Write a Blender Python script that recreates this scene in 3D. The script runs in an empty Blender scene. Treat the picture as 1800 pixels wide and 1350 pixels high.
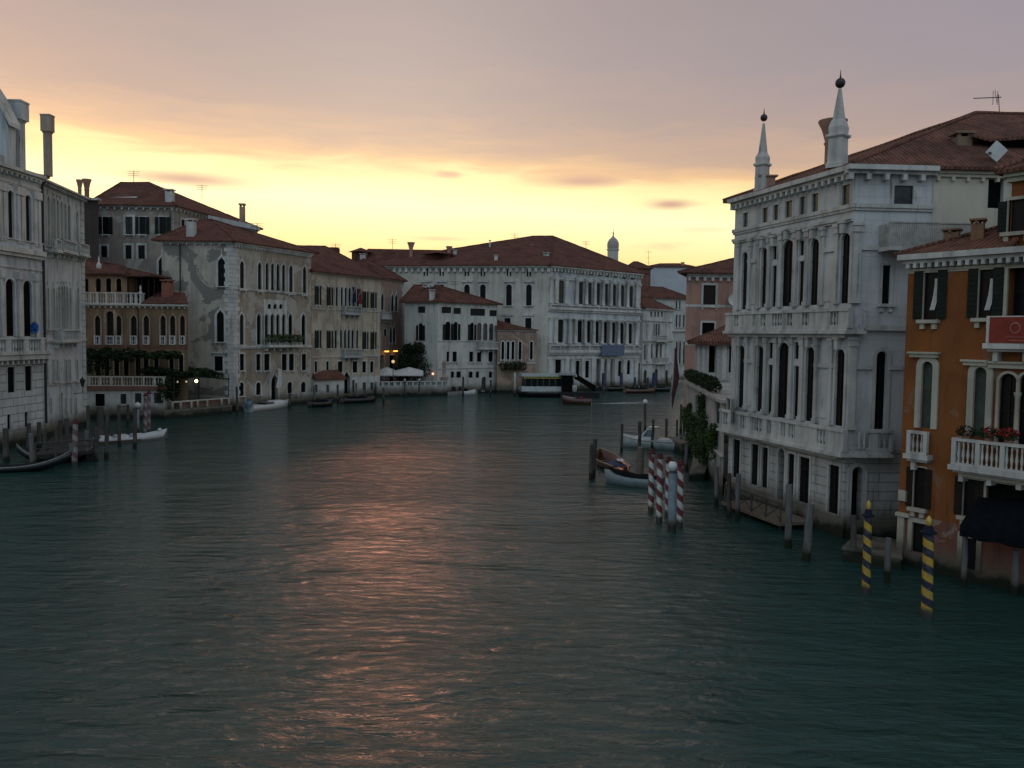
import bpy, math, random
from mathutils import Vector as V
random.seed(7)
S = bpy.context.scene
COL = S.collection
R = math.radians

# ------------------------------------------------------------------ camera
F, CH = 1500.0, 10.5                      # focal length in photo pixels, eye height over the water
PITCH, ROLL = math.atan(85/1500), R(0.8)
CAM = V((0, 0, CH))
fw = V((0, math.cos(PITCH), -math.sin(PITCH)))
_r, _u = V((1, 0, 0)), V((0, math.sin(PITCH), math.cos(PITCH)))
rt = _r*math.cos(ROLL) + _u*math.sin(ROLL)
up = _u*math.cos(ROLL) - _r*math.sin(ROLL)
from mathutils import Matrix
cd = bpy.data.cameras.new('camera'); cam = bpy.data.objects.new('camera', cd); COL.objects.link(cam)
cd.sensor_width = 36; cd.lens = 36*F/1800; cd.clip_end = 6000; cd.clip_start = 0.1
M = Matrix((rt, up, -fw)).transposed().to_4x4(); M.translation = CAM
cam.matrix_world = M
S.camera = cam

# ------------------------------------------------------------------ world: dusk sky, cloud deck over a clear yellow band
class NT:
    def __init__(s, t): s.t = t
    def n(s, typ, **kw):
        x = s.t.nodes.new(typ)
        for k, v in kw.items():
            if k.startswith('_'): x.inputs[k[1:].replace('_', ' ')].default_value = v
            else: setattr(x, k, v)
        return x
    def l(s, a, b): s.t.links.new(a, b)
    def put(s, inp, v):
        if hasattr(v, 'is_linked') or hasattr(v, 'links'): s.l(v, inp)
        else: inp.default_value = v
    def m(s, op, a, b=0.0, c=0.0, clamp=False):
        x = s.n('ShaderNodeMath', operation=op, use_clamp=clamp)
        for i, v in enumerate((a, b, c)): s.put(x.inputs[i], v)
        return x.outputs[0]
    def sm(s, v, a, b):                      # smoothstep a..b -> 0..1
        x = s.n('ShaderNodeMapRange', interpolation_type='SMOOTHSTEP')
        s.put(x.inputs[0], v); x.inputs[1].default_value = a; x.inputs[2].default_value = b
        return x.outputs[0]
    def mix(s, f, a, b, bt='MIX'):
        x = s.n('ShaderNodeMix', data_type='RGBA', blend_type=bt)
        s.put(x.inputs[0], f)
        for i, v in ((6, a), (7, b)):
            s.put(x.inputs[i], (*v, 1) if isinstance(v, tuple) and len(v) == 3 else v)
        return x.outputs[2]
    def noise(s, vec, scale, detail=4, rough=.5, dist=0.0):
        x = s.n('ShaderNodeTexNoise'); s.l(vec, x.inputs['Vector'])
        x.inputs['Scale'].default_value = scale; x.inputs['Detail'].default_value = detail
        x.inputs['Roughness'].default_value = rough; x.inputs['Distortion'].default_value = dist
        return x.outputs['Fac']
    def ramp(s, f, stops, interp='LINEAR'):
        x = s.n('ShaderNodeValToRGB'); e = x.color_ramp.elements; x.color_ramp.interpolation = interp
        while len(e) < len(stops): e.new(0.5)
        for el, (p, c) in zip(e, stops): el.position = p; el.color = (*c, 1)
        s.put(x.inputs[0], f); return x.outputs[0]

SUN_AZ, SUN_EL = R(-8.4), R(17)
W = bpy.data.worlds.new('World'); S.world = W; W.use_nodes = True
W.node_tree.nodes.clear()
N = NT(W.node_tree)
g = N.n('ShaderNodeTexCoord').outputs['Generated']
sx = N.n('ShaderNodeSeparateXYZ'); N.l(g, sx.inputs[0])
az = N.m('ARCTAN2', sx.outputs[0], sx.outputs[1])
el = N.m('ARCSINE', sx.outputs[2])
cv = N.n('ShaderNodeCombineXYZ'); N.put(cv.inputs[0], az); N.put(cv.inputs[1], N.m('MULTIPLY', el, 6.5))
nz1 = N.noise(cv.outputs[0], 2.2, 5, .5, .3)
nz2 = N.noise(cv.outputs[0], 7.0, 6, .6, .6)
edge = N.sm(el, .10, .26)
azc = N.m('MINIMUM', N.m('MAXIMUM', az, -.75), .75)
wob = N.m('ADD', N.m('MULTIPLY', N.m('SUBTRACT', nz1, .5), .075), N.m('MULTIPLY', N.m('SUBTRACT', nz2, .5), .075))
e2 = N.m('ADD', N.m('ADD', el, N.m('ADD', N.m('MULTIPLY', azc, .02), N.m('MULTIPLY', N.m('MAXIMUM', azc, 0.0), .06))), N.m('MULTIPLY', wob, edge))
stops = [(0, (.84, .42, .15)), (.055, (.96, .55, .20)), (.10, (1.05, .78, .32)), (.145, (1.22, 1.04, .57)), (.175, (1.08, .86, .40)),
         (.194, (.84, .52, .26)), (.214, (.59, .39, .265)), (.245, (.45, .325, .275)), (.31, (.365, .292, .287)), (.43, (.33, .265, .265)), (.52, (.31, .24, .235)), (.60, (.26, .205, .205))]
sky = N.ramp(N.m('DIVIDE', e2, .62), [(p/.62, c) for p, c in stops])
# brighter, warmer glow on the left where the sun went down
def gauss(a0, e0, sa, se):
    p = N.m('POWER', N.m('DIVIDE', N.m('SUBTRACT', az, a0), sa), 2.0); q = N.m('POWER', N.m('DIVIDE', N.m('SUBTRACT', el, e0), se), 2.0)
    return N.m('EXPONENT', N.m('MULTIPLY', N.m('ADD', p, q), -1.0))
glow = N.m('ADD', N.m('MULTIPLY', gauss(-.58, .15, .26, .09), .30), N.m('MULTIPLY', gauss(-.62, .30, .26, .14), .16))
sky = N.mix(glow, sky, (1.0, .56, .22), 'ADD')
# slightly bluer deck towards the right
sky = N.mix(N.m('MULTIPLY', N.sm(az, .1, .7), N.m('MULTIPLY', N.sm(el, .2, .34), .55)), sky, (.30, .28, .35))
# underlit warm streaks of the deck high above the frame
warm = N.m('MULTIPLY', N.m('MULTIPLY', gauss(-.15, .70, .12, .2), N.sm(nz1, .38, .66)), .5)
sky = N.mix(warm, sky, (.95, .42, .22), 'ADD')
# small mauve clouds floating in the clear band
def cloudlet(px, py, w, h, amt):
    a0 = math.atan((px-900)/F); e0 = math.atan((590+.014*(px-900)-py)/F*math.cos(a0))
    return N.m('MULTIPLY', gauss(a0, e0, w/F, h/F), amt)
cl = None
for c in ((1020, 322, 62, 9, .95), (1172, 362, 36, 8, 1.0), (785, 310, 30, 8, .75), (330, 318, 90, 11, .9), (770, 421, 46, 3.5, .5), (1160, 434, 60, 7, .35), (1230, 405, 60, 6, .3), (860, 309, 26, 4, .35)):
    k = cloudlet(*c); cl = k if cl is None else N.m('MAXIMUM', cl, k)
cl = N.m('MULTIPLY', cl, N.sm(N.m('ADD', nz2, N.m('MULTIPLY', cl, .3)), .40, .60))
sky = N.mix(cl, sky, (.62, .36, .25))
# zenith and the blue twilight sky behind the camera
sky = N.mix(N.sm(el, .75, 1.2), sky, (.38, .43, .49))
back = N.sm(sx.outputs[1], .25, -.45)
sky = N.mix(back, sky, N.ramp(N.sm(el, 0, 1.3), [(0, (.28, .35, .40)), (.25, (.67, .81, .92)), (.6, (.76, .90, 1.02)), (1, (.40, .45, .51))]))
nish = N.n('ShaderNodeTexSky'); nish.sky_type = 'NISHITA'; nish.sun_disc = False
nish.sun_elevation = SUN_EL; nish.sun_rotation = SUN_AZ
nb = N.n('ShaderNodeBackground'); N.l(nish.outputs[0], nb.inputs[0]); nb.inputs[1].default_value = 0.006
cb = N.n('ShaderNodeBackground'); N.l(sky, cb.inputs[0]); cb.inputs[1].default_value = 1.0
ad = N.n('ShaderNodeAddShader'); N.l(nb.outputs[0], ad.inputs[0]); N.l(cb.outputs[0], ad.inputs[1])
wo = N.n('ShaderNodeOutputWorld'); N.l(ad.outputs[0], wo.inputs[0])

# ------------------------------------------------------------------ sun, low behind the left bank
sd = bpy.data.lights.new('sun', 'SUN'); sun = bpy.data.objects.new('sun', sd); COL.objects.link(sun)
sd.energy = 0.065; sd.angle = R(4.5); sd.color = (1, .36, .19)
sdir = V((math.sin(SUN_AZ)*math.cos(SUN_EL), math.cos(SUN_AZ)*math.cos(SUN_EL), math.sin(SUN_EL)))
sun.rotation_euler = sdir.to_track_quat('Z', 'Y').to_euler()
vs = S.view_settings
vs.view_transform = 'Standard'; vs.look = 'None'; vs.exposure = 0; vs.gamma = 1
try: S.cycles.use_denoising = True; S.cycles.max_bounces = 6
except Exception: pass

# ------------------------------------------------------------------ pixel -> world helpers (used to measure the place)
def ray(px, py): return fw + rt*((px-900)/F) + up*((675-py)/F)
def gp(px, py, z=0.0):                       # point of the horizontal plane z seen at a pixel
    d = ray(px, py); return CAM + d*((z-CH)/d.z)
def yp(px, py, y):                           # point of the vertical plane Y=y
    d = ray(px, py); return CAM + d*(y/d.y)
def zat(p, py):                              # height over ground point p whose image row is py
    q = V((p[0], p[1], 0)) - CAM; k = (675-py)/F
    return (k*q.dot(fw) - q.dot(up))/(up.z - k*fw.z)

# ------------------------------------------------------------------ mesh builder
class MB:
    def __init__(s): s.v = []; s.f = []; s.sm = []; s.mi = []
    def face(s, pts, smooth=False, mi=0):
        b = len(s.v); s.v += [V(p) for p in pts]; s.f.append(list(range(b, b+len(pts)))); s.sm.append(smooth); s.mi.append(mi)
    def grid(s, rows, smooth=True, close=False, mi=0):
        b = len(s.v); n = len(rows[0])
        for r_ in rows: s.v += [V(p) for p in r_]
        for i in range(len(rows)-1):
            for j in range(n if close else n-1):
                k = (j+1) % n
                s.f.append([b+i*n+j, b+i*n+k, b+(i+1)*n+k, b+(i+1)*n+j]); s.sm.append(smooth); s.mi.append(mi)
    def hexa(s, q, mi=0):                     # 8 corners: bottom 4 (ccw), top 4
        for a in ((3, 2, 1, 0), (4, 5, 6, 7), (0, 1, 5, 4), (1, 2, 6, 5), (2, 3, 7, 6), (3, 0, 4, 7)): s.face([q[i] for i in a], mi=mi)
    def box(s, c, sx_, sy_, sz_, rz=0, mi=0):  # c = centre of the base
        c = V(c); a = V((math.cos(rz), math.sin(rz), 0))*sx_/2; b = V((-math.sin(rz), math.cos(rz), 0))*sy_/2; t = V((0, 0, sz_))
        q = [c-a-b, c+a-b, c+a+b, c-a+b]; s.hexa(q+[p+t for p in q], mi)
    def tube(s, pts, rad, n=8, mi=0, caps=True, jit=0):
        pts = [V(p) for p in pts]; rows = []
        for i, p in enumerate(pts):
            d = (pts[min(i+1, len(pts)-1)]-pts[max(i-1, 0)]).normalized()
            a = d.cross(V((0, 0, 1)) if abs(d.z) < .9 else V((1, 0, 0))).normalized(); b = d.cross(a)
            r_ = rad[i] if isinstance(rad, (list, tuple)) else rad
            rows.append([p+(a*math.cos(t*2*math.pi/n)+b*math.sin(t*2*math.pi/n))*(r_*(1+random.uniform(-jit, jit))) for t in range(n)])
        s.grid(rows, True, True, mi)
        if caps: s.face(rows[0][::-1], mi=mi); s.face(rows[-1], mi=mi)
    def lathe(s, base, prof, n=12, mi=0, smooth=True):
        base = V(base)
        rows = [[base+V((r_*math.cos(t*2*math.pi/n), r_*math.sin(t*2*math.pi/n), z)) for t in range(n)] for r_, z in prof]
        s.grid(rows, smooth, True, mi); s.face(rows[-1], mi=mi); s.face(rows[0][::-1], mi=mi)
    def leaves(s, c, rad, n, size, gap=.0):
        c = V(c)
        for _ in range(n):
            while True:
                q = V((random.uniform(-1, 1), random.uniform(-1, 1), random.uniform(-1, 1)))
                if q.length < 1: break
            L_ = q.length
            if L_ > 0 and random.random() < .6: q = q/L_*(L_**.45)
            p = c+V((q.x*rad[0], q.y*rad[1], q.z*rad[2]))
            a = V((random.gauss(0, 1), random.gauss(0, 1), random.gauss(0, .7))).normalized(); b = a.cross(V((random.gauss(0, 1), random.gauss(0, 1), random.gauss(0, 1)))).normalized()
            k = size*random.uniform(.6, 1.4)
            s.face([p-a*k, p-b*k*.55, p+a*k, p+b*k*.55])
    # boxes etc in a facade's own frame
    def fb(s, fc, u0, u1, z0, z1, d0, d1, mi=0):
        q = [fc.pt(u0, z0, d1), fc.pt(u1, z0, d1), fc.pt(u1, z0, d0), fc.pt(u0, z0, d0)]
        q2 = [fc.pt(u0, z1, d1), fc.pt(u1, z1, d1), fc.pt(u1, z1, d0), fc.pt(u0, z1, d0)]
        s.hexa(q+q2, mi)
    def build(s, name, mat, parent=None, loc=None):
        me = bpy.data.meshes.new(name)
        if loc is None: loc = parent_loc(parent) if parent else V((0, 0, 0))
        me.from_pydata([tuple(p-loc) for p in s.v], [], s.f); me.validate(clean_customdata=False)
        uvl = me.uv_layers.new(name='UVMap'); data = uvl.data
        vv = s.v
        for pi, po in enumerate(me.polygons):
            n_ = po.normal
            t = V((0, 0, 1)).cross(n_)
            t = t.normalized() if t.length > .08 else V((1, 0, 0))
            b = n_.cross(t)
            for li in po.loop_indices:
                p = me.vertices[me.loops[li].vertex_index].co + loc
                data[li].uv = (p.dot(t), p.dot(b))
        mats = mat if isinstance(mat, (list, tuple)) else [mat]
        for m_ in mats: me.materials.append(m_)
        if len(me.polygons) == len(s.sm):
            me.polygons.foreach_set('use_smooth', s.sm); me.polygons.foreach_set('material_index', s.mi)
        o = bpy.data.objects.new(name, me); COL.objects.link(o)
        if parent: o.parent = parent
        else: o.location = loc
        return o
def parent_loc(o):
    p = V((0, 0, 0))
    while o: p += o.location; o = o.parent
    return p
def tag(o, label=None, cat=None, group=None, kind=None):
    for k, v in (('label', label), ('category', cat), ('group', group), ('kind', kind)):
        if v: o[k] = v
    return o
def thing(name, label, cat, loc=(0, 0, 0), group=None):
    o = bpy.data.objects.new(name, None); COL.objects.link(o); o.location = loc; o.empty_display_size = .3
    return tag(o, label, cat, group)

# ------------------------------------------------------------------ materials
MATS = {}
def newmat(name):
    m = bpy.data.materials.new(name); m.use_nodes = True; m.node_tree.nodes.clear()
    n = NT(m.node_tree); b = n.n('ShaderNodeBsdfPrincipled'); o = n.n('ShaderNodeOutputMaterial'); n.l(b.outputs[0], o.inputs[0])
    return m, n, b
def bump(n, b, h, strength, dist):
    x = n.n('ShaderNodeBump'); x.inputs['Strength'].default_value = strength; x.inputs['Distance'].default_value = dist
    n.l(h, x.inputs['Height']); n.l(x.outputs[0], b.inputs['Normal']); return x
def wetline(n, c, pos, top=1.0):            # algae and damp above the waterline
    sp = n.n('ShaderNodeSeparateXYZ'); n.l(pos, sp.inputs[0])
    h = n.m('ADD', sp.outputs[2], n.m('MULTIPLY', n.noise(pos, .9, 5, .6), -1.3))
    c = n.mix(n.sm(h, top+.5, top-.9), c, (.10, .095, .075))
    return n.mix(n.sm(h, .15, -.35), c, (.012, .016, .010))
def plaster(name, c1, c2, c3=None, wear=.5, brick=0, rust=None, wet=1.0, rough=.9, patch=0):
    if name in MATS: return MATS[name]
    m, n, b = newmat(name)
    pos = n.n('ShaderNodeNewGeometry').outputs['Position']; uv = n.n('ShaderNodeTexCoord').outputs['UV']
    f1 = n.noise(pos, .35, 6, .62, .4)
    mp = n.n('ShaderNodeMapping'); n.l(pos, mp.inputs[0]); mp.inputs['Scale'].default_value = (1.6, 1.6, .16)
    f2 = n.noise(mp.outputs[0], 1.0, 5, .6)
    f3 = n.noise(pos, 2.6, 5, .6)
    c = n.mix(n.sm(f1, .36, .66), c1, c2)
    c = n.mix(n.m('MULTIPLY', n.sm(f2, .46, .74), wear), c, tuple(x*.5 for x in c2))
    mp2 = n.n('ShaderNodeMapping'); n.l(pos, mp2.inputs[0]); mp2.inputs['Scale'].default_value = (3.5, 3.5, .22)
    c = n.mix(n.m('MULTIPLY', n.m('MULTIPLY', n.sm(n.noise(mp2.outputs[0], 1.0, 4, .6), .56, .72), n.sm(f1, .42, .6)), wear), c, tuple(x*.28 for x in c2))
    c = n.mix(n.m('MULTIPLY', n.sm(f3, .5, .8), .35), c, tuple(x*.8 for x in c1))
    if c3:
        c = n.mix(n.sm(n.m('ADD', n.noise(pos, .22, 6, .6, .8), n.m('MULTIPLY', f3, .12)), .60-patch, .63-patch), c, c3)
    h = n.m('ADD', f3, n.m('MULTIPLY', f1, .5))
    if rust:
        bt = n.n('ShaderNodeTexBrick'); n.l(uv, bt.inputs['Vector'])
        bt.inputs['Scale'].default_value = 1; bt.inputs['Brick Width'].default_value = rust[0]; bt.inputs['Row Height'].default_value = rust[1]
        bt.inputs['Mortar Size'].default_value = rust[2]; bt.inputs['Mortar Smooth'].default_value = .3
        bt.inputs['Color1'].default_value = (1, 1, 1, 1); bt.inputs['Color2'].default_value = (.84, .84, .84, 1); bt.inputs['Mortar'].default_value = (.25, .25, .25, 1)
        c = n.mix(rust[3], c, bt.outputs['Color'], 'MULTIPLY')
        h = n.m('SUBTRACT', n.m('MULTIPLY', h, .3), n.m('MULTIPLY', bt.outputs['Fac'], 1.2))
    if wet: c = wetline(n, c, pos, wet)
    n.l(c, b.inputs['Base Color']); b.inputs['Roughness'].default_value = rough; b.inputs['Specular IOR Level'].default_value = .25
    bump(n, b, h, .5, .04)
    MATS[name] = m; return m
def tiles(name, c1, c2, scale=.24):
    if name in MATS: return MATS[name]
    m, n, b = newmat(name)
    uv = n.n('ShaderNodeTexCoord').outputs['UV']; pos = n.n('ShaderNodeNewGeometry').outputs['Position']
    sp = n.n('ShaderNodeSeparateXYZ'); n.l(uv, sp.inputs[0])
    wob_ = n.m('MULTIPLY', n.m('SUBTRACT', n.noise(pos, 1.2, 3), .5), .12)
    u = n.m('ADD', sp.outputs[0], wob_)
    w = n.m('ABSOLUTE', n.m('SINE', n.m('MULTIPLY', u, math.pi/scale)))
    row = n.m('FRACT', n.m('DIVIDE', n.m('ADD', sp.outputs[1], wob_), .38))
    vr = n.n('ShaderNodeTexVoronoi'); mp = n.n('ShaderNodeMapping'); n.l(uv, mp.inputs[0]); mp.inputs['Scale'].default_value = (1/scale, 1/.38, 1); n.l(mp.outputs[0], vr.inputs['Vector']); vr.inputs['Scale'].default_value = 1
    sc = n.n('ShaderNodeSeparateColor'); n.l(vr.outputs['Color'], sc.inputs[0])
    c = n.mix(sc.outputs[0], c1, c2)
    c = n.mix(n.m('MULTIPLY', n.sm(n.noise(pos, .5, 6, .65), .42, .68), .7), c, tuple(x*.5 for x in c2))
    c = n.mix(n.m('MULTIPLY', n.sm(n.noise(pos, 3.5, 3), .55, .75), .5), c, (.10, .085, .06))
    c = n.mix(n.m('MULTIPLY', n.sm(w, .45, .05), .65), c, (.02, .014, .012))
    n.l(c, b.inputs['Base Color']); b.inputs['Roughness'].default_value = .95; b.inputs['Specular IOR Level'].default_value = .15
    bump(n, b, n.m('ADD', w, n.m('MULTIPLY', row, .4)), 1.0, .08)
    MATS[name] = m; return m
def simple(name, c, rough=.6, spec=.4, var=.25, metal=0, scale=3, grain=None, wet=0):
    if name in MATS: return MATS[name]
    m, n, b = newmat(name)
    pos = n.n('ShaderNodeNewGeometry').outputs['Position']; v = pos
    if grain:
        mp = n.n('ShaderNodeMapping'); n.l(pos, mp.inputs[0]); mp.inputs['Scale'].default_value = grain; v = mp.outputs[0]
    f = n.noise(v, scale, 5, .6)
    cc = n.mix(n.sm(f, .3, .7), tuple(x*(1-var) for x in c), tuple(min(1, x*(1+var)) for x in c))
    if wet: cc = wetline(n, cc, pos, wet)
    n.l(cc, b.inputs['Base Color']); b.inputs['Roughness'].default_value = rough; b.inputs['Specular IOR Level'].default_value = spec; b.inputs['Metallic'].default_value = metal
    bump(n, b, f, .25, .02)
    MATS[name] = m; return m
def stripes(name, c1, c2, pitch, lower=None):
    if name in MATS: return MATS[name]
    m, n, b = newmat(name)
    oc = n.n('ShaderNodeTexCoord').outputs['Object']; sp = n.n('ShaderNodeSeparateXYZ'); n.l(oc, sp.inputs[0])
    a = n.m('DIVIDE', n.m('ARCTAN2', sp.outputs[1], sp.outputs[0]), 2*math.pi)
    k = n.m('FRACT', n.m('ADD', n.m('DIVIDE', sp.outputs[2], pitch), a))
    pos = n.n('ShaderNodeNewGeometry').outputs['Position']; f = n.noise(pos, 5, 5, .65)
    c = n.mix(n.m('GREATER_THAN', k, .5), c1, c2)
    c = n.mix(n.m('MULTIPLY', n.sm(f, .44, .68), .75), c, n.mix(.6, c, (.11, .10, .09)))
    c = n.mix(n.sm(n.m('ADD', sp.outputs[2], n.m('MULTIPLY', f, -.4)), .35, .0), c, (.025, .028, .022))
    n.l(c, b.inputs['Base Color']); b.inputs['Roughness'].default_value = .55
    MATS[name] = m; return m
def emis(name, c, s):
    if name in MATS: return MATS[name]
    m = bpy.data.materials.new(name); m.use_nodes = True; m.node_tree.nodes.clear(); n = NT(m.node_tree)
    e = n.n('ShaderNodeEmission'); e.inputs[0].default_value = (*c, 1); e.inputs[1].default_value = s
    o = n.n('ShaderNodeOutputMaterial'); n.l(e.outputs[0], o.inputs[0]); MATS[name] = m; return m
def foliage(name, c1, c2):
    if name in MATS: return MATS[name]
    m, n, b = newmat(name)
    pos = n.n('ShaderNodeNewGeometry').outputs['Position']
    c = n.mix(n.sm(n.noise(pos, 1.1, 4, .6), .38, .64), c1, c2)
    c = n.mix(n.m('MULTIPLY', n.sm(n.noise(pos, 9, 2), .45, .65), .5), c, tuple(x*1.5 for x in c2))
    n.l(c, b.inputs['Base Color']); b.inputs['Roughness'].default_value = .7; b.inputs['Specular IOR Level'].default_value = .2
    MATS[name] = m; return m

STONE = plaster('istrian_stone', (.50, .50, .48), (.36, .36, .345), wear=.75)
TRIM = plaster('trim_stone', (.46, .45, .41), (.34, .33, .30), wear=.45)
WHITE = plaster('white_palace_stone', (.53, .54, .545), (.42, .435, .44), wear=.65, rust=(1.7, .62, .010, .14))
RUST = plaster('rusticated_stone', (.45, .45, .44), (.32, .325, .31), wear=.7, rust=(3.4, .50, .035, .6))
LWHITE = plaster('left_palace_stone', (.46, .485, .495), (.34, .365, .38), wear=.85)
LRUST = plaster('left_rusticated_stone', (.47, .49, .48), (.35, .37, .37), wear=.5, rust=(3.2, .72, .045, .75))
CREAM = plaster('cream_plaster', (.42, .37, .29), (.31, .27, .21), wear=.8, c3=(.24, .20, .17), patch=-.02)
SALMON = plaster('salmon_plaster', (.36, .26, .20), (.27, .20, .16), (.22, .15, .12), wear=.6, patch=.03)
PINKBR = plaster('worn_pink_brick', (.38, .26, .21), (.32, .23, .19), (.36, .30, .25), wear=.6, rust=(.28, .09, .012, .45))
GOTHF = plaster('gothic_front_plaster', (.30, .25, .20), (.23, .19, .155), (.33, .31, .27), wear=.7, patch=.02)
GOTHS = plaster('gothic_side_plaster', (.40, .37, .31), (.33, .305, .255), (.17, .16, .145), wear=.6, patch=.035)
GREY = plaster('grey_beige_plaster', (.27, .235, .20), (.21, .185, .16), (.30, .28, .25), wear=.7)
OCHRE = plaster('ochre_plaster', (.205, .14, .082), (.155, .108, .066), wear=.65)
REDBR = plaster('red_brown_plaster', (.19, .09, .065), (.15, .075, .055), wear=.5)
OFFWH = plaster('off_white_plaster', (.45, .455, .44), (.36, .365, .355), wear=.6)
PALEW = plaster('pale_house_plaster', (.47, .47, .44), (.38, .385, .365), wear=.7)
TERRA = plaster('terracotta_plaster', (.33, .19, .145), (.27, .16, .125), wear=.45)
ORANGE = plaster('orange_plaster', (.215, .078, .022), (.155, .056, .018), wear=.6, c3=(.19, .10, .06), patch=-.05)
BRICK = plaster('damp_red_brick', (.22, .095, .065), (.17, .08, .06), (.27, .20, .16), wear=.7, rust=(.26, .085, .014, .5), wet=.5)
CREAMW = plaster('cream_side_plaster', (.50, .46, .38), (.43, .40, .34), wear=.35)
BLUEB = plaster('blank_bluegrey_wall', (.42, .44, .48), (.38, .40, .44), wear=.2)
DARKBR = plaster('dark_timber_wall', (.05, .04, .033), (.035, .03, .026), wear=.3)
TILE = tiles('roof_tiles', (.165, .066, .046), (.085, .042, .034))
TILE2 = tiles('weathered_roof_tiles', (.20, .085, .058), (.10, .052, .04), .26)
GLASS = simple('dark_window_glass', (.006, .007, .008), .35, .12, .2)
GLASSG = simple('grey_window_glass', (.03, .034, .038), .25, .35, .3)
DARK = simple('dark_recess', (.005, .005, .005), .9, .05)
SHUT = simple('dark_green_shutter', (.011, .016, .014), .7, .15, .2)
SHUTB = simple('dark_brown_shutter', (.016, .013, .011), .7, .15, .2)
WOOD = simple('weathered_pile_wood', (.055, .05, .045), .9, .2, .35, scale=2, grain=(6, 6, .5), wet=.3)
WOODG = simple('grey_pile_wood', (.105, .105, .108), .9, .2, .3, scale=2, grain=(6, 6, .5), wet=.3)
PLANK = simple('dock_planks', (.12, .10, .08), .9, .2, .35, scale=2, grain=(.4, 8, 6))
VARN = simple('varnished_wood', (.065, .028, .017), .3, .5, .35, scale=3, grain=(1, 6, 6))
BLACK = simple('black_lacquer', (.008, .008, .009), .3, .5, .2)
METAL = simple('dark_metal', (.03, .03, .032), .5, .5, .2, .5)
WPAINT = simple('white_boat_paint', (.42, .43, .43), .4, .5, .08)
GPAINT = simple('grey_boat_paint', (.13, .17, .18), .5, .4, .15)
TEALP = simple('dark_teal_paint', (.03, .06, .06), .5, .4, .2)
BLUEP = simple('blue_pole_paint', (.018, .03, .075), .6, .4, .3, wet=.2)
PBLUE = simple('pale_blue_pole_paint', (.16, .21, .25), .6, .4, .2, wet=.3)
GLOBE = simple('milk_glass', (.45, .48, .48), .25, .5, .05)
CANVAS = simple('white_canvas', (.46, .46, .45), .9, .1, .1)
CLOTHB = simple('blue_cloth', (.012, .018, .05), .9, .1, .2)
CLOTHR = simple('red_cloth', (.14, .022, .026), .9, .1, .25)
DBLUE = simple('dark_blue_canvas', (.005, .0065, .009), .95, .04, .2)
GREENC = simple('dark_green_canvas', (.012, .022, .016), .9, .1, .2)
LEAF = foliage('dark_foliage', (.008, .015, .007), (.016, .029, .010))
LEAF2 = foliage('hedge_foliage', (.02, .04, .012), (.04, .068, .018))
BRASS = simple('gilded_wood', (.38, .26, .04), .45, .5, .2)
LIT = emis('lamp_light', (1, .72, .38), 6.0)
LITO = emis('orange_lamp_light', (1, .42, .08), 3.0)

# ------------------------------------------------------------------ facade kit
class Face:
    """A vertical wall plane seen from the canal: u runs left to right, z up, d outwards."""
    def __init__(s, p0, p1, z0, z1):
        s.p0 = V((p0[0], p0[1], 0)); p1 = V((p1[0], p1[1], 0)); s.L = (p1-s.p0).length; s.t = (p1-s.p0).normalized()
        s.n = V((s.t.y, -s.t.x, 0)); s.p1 = p1
        s.z0, s.z1 = z0, z1; s.op = []
    def pt(s, u, z, d=0): return s.p0 + s.t*u + s.n*d + V((0, 0, z))
    def uz(s, px, py, d=0):
        r_ = ray(px, py); o = s.p0 + s.n*d
        k = (o-CAM).dot(s.n)/r_.dot(s.n); q = CAM+r_*k
        return (q-s.p0).dot(s.t), q.z
    def u(s, px, py): return s.uz(px, py)[0]
    def z(s, px, py): return s.uz(px, py)[1]
    def sub(s, z0, z1, d=0, u0=0, u1=None):
        u1 = s.L if u1 is None else u1
        return Face(s.pt(u0, 0, d), s.pt(u1, 0, d), z0, z1)
def face_px(px0, yb0, ye0, px1, ye1):        # base pixel and eave row at the left end, eave pixel at the right end
    p0 = gp(px0, yb0); ze = zat(p0, ye0); p1 = gp(px1, ye1, ze)
    return Face(p0, p1, 0, ze)
def outline(st, u0, u1, z0, z1):
    w = u1-u0; c = (u0+u1)/2
    if st == 'rect': return [(u0, z0), (u0, z1), (u1, z1), (u1, z0)]
    if st == 'arch':
        r_ = min(w/2, (z1-z0)*.8); n = 8
        return [(u0, z0)] + [(c-w/2*math.cos(math.pi*i/(2*n)), z1-r_+r_*math.sin(math.pi*i/(2*n))) for i in range(n)] + [(c, z1)] + \
               [(c+w/2*math.cos(math.pi*i/(2*n)), z1-r_+r_*math.sin(math.pi*i/(2*n))) for i in range(n-1, -1, -1)] + [(u1, z0)]
    H = min(w*1.05, (z1-z0)*.6); zs = z1-H; n = 8; left = []
    for i in range(n+1):
        t = i/n; a, b, cc, d = (1-t)**3, 3*t*(1-t)**2, 3*t*t*(1-t), t**3
        left.append((u0*(a+b)+(c-.03*w)*cc+c*d, zs*a+(zs+.62*H)*b+(zs+.58*H)*cc+z1*d))
    return [(u0, z0)] + left + [(2*c-x, z) for x, z in left[-2::-1]] + [(u1, z0)]
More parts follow.
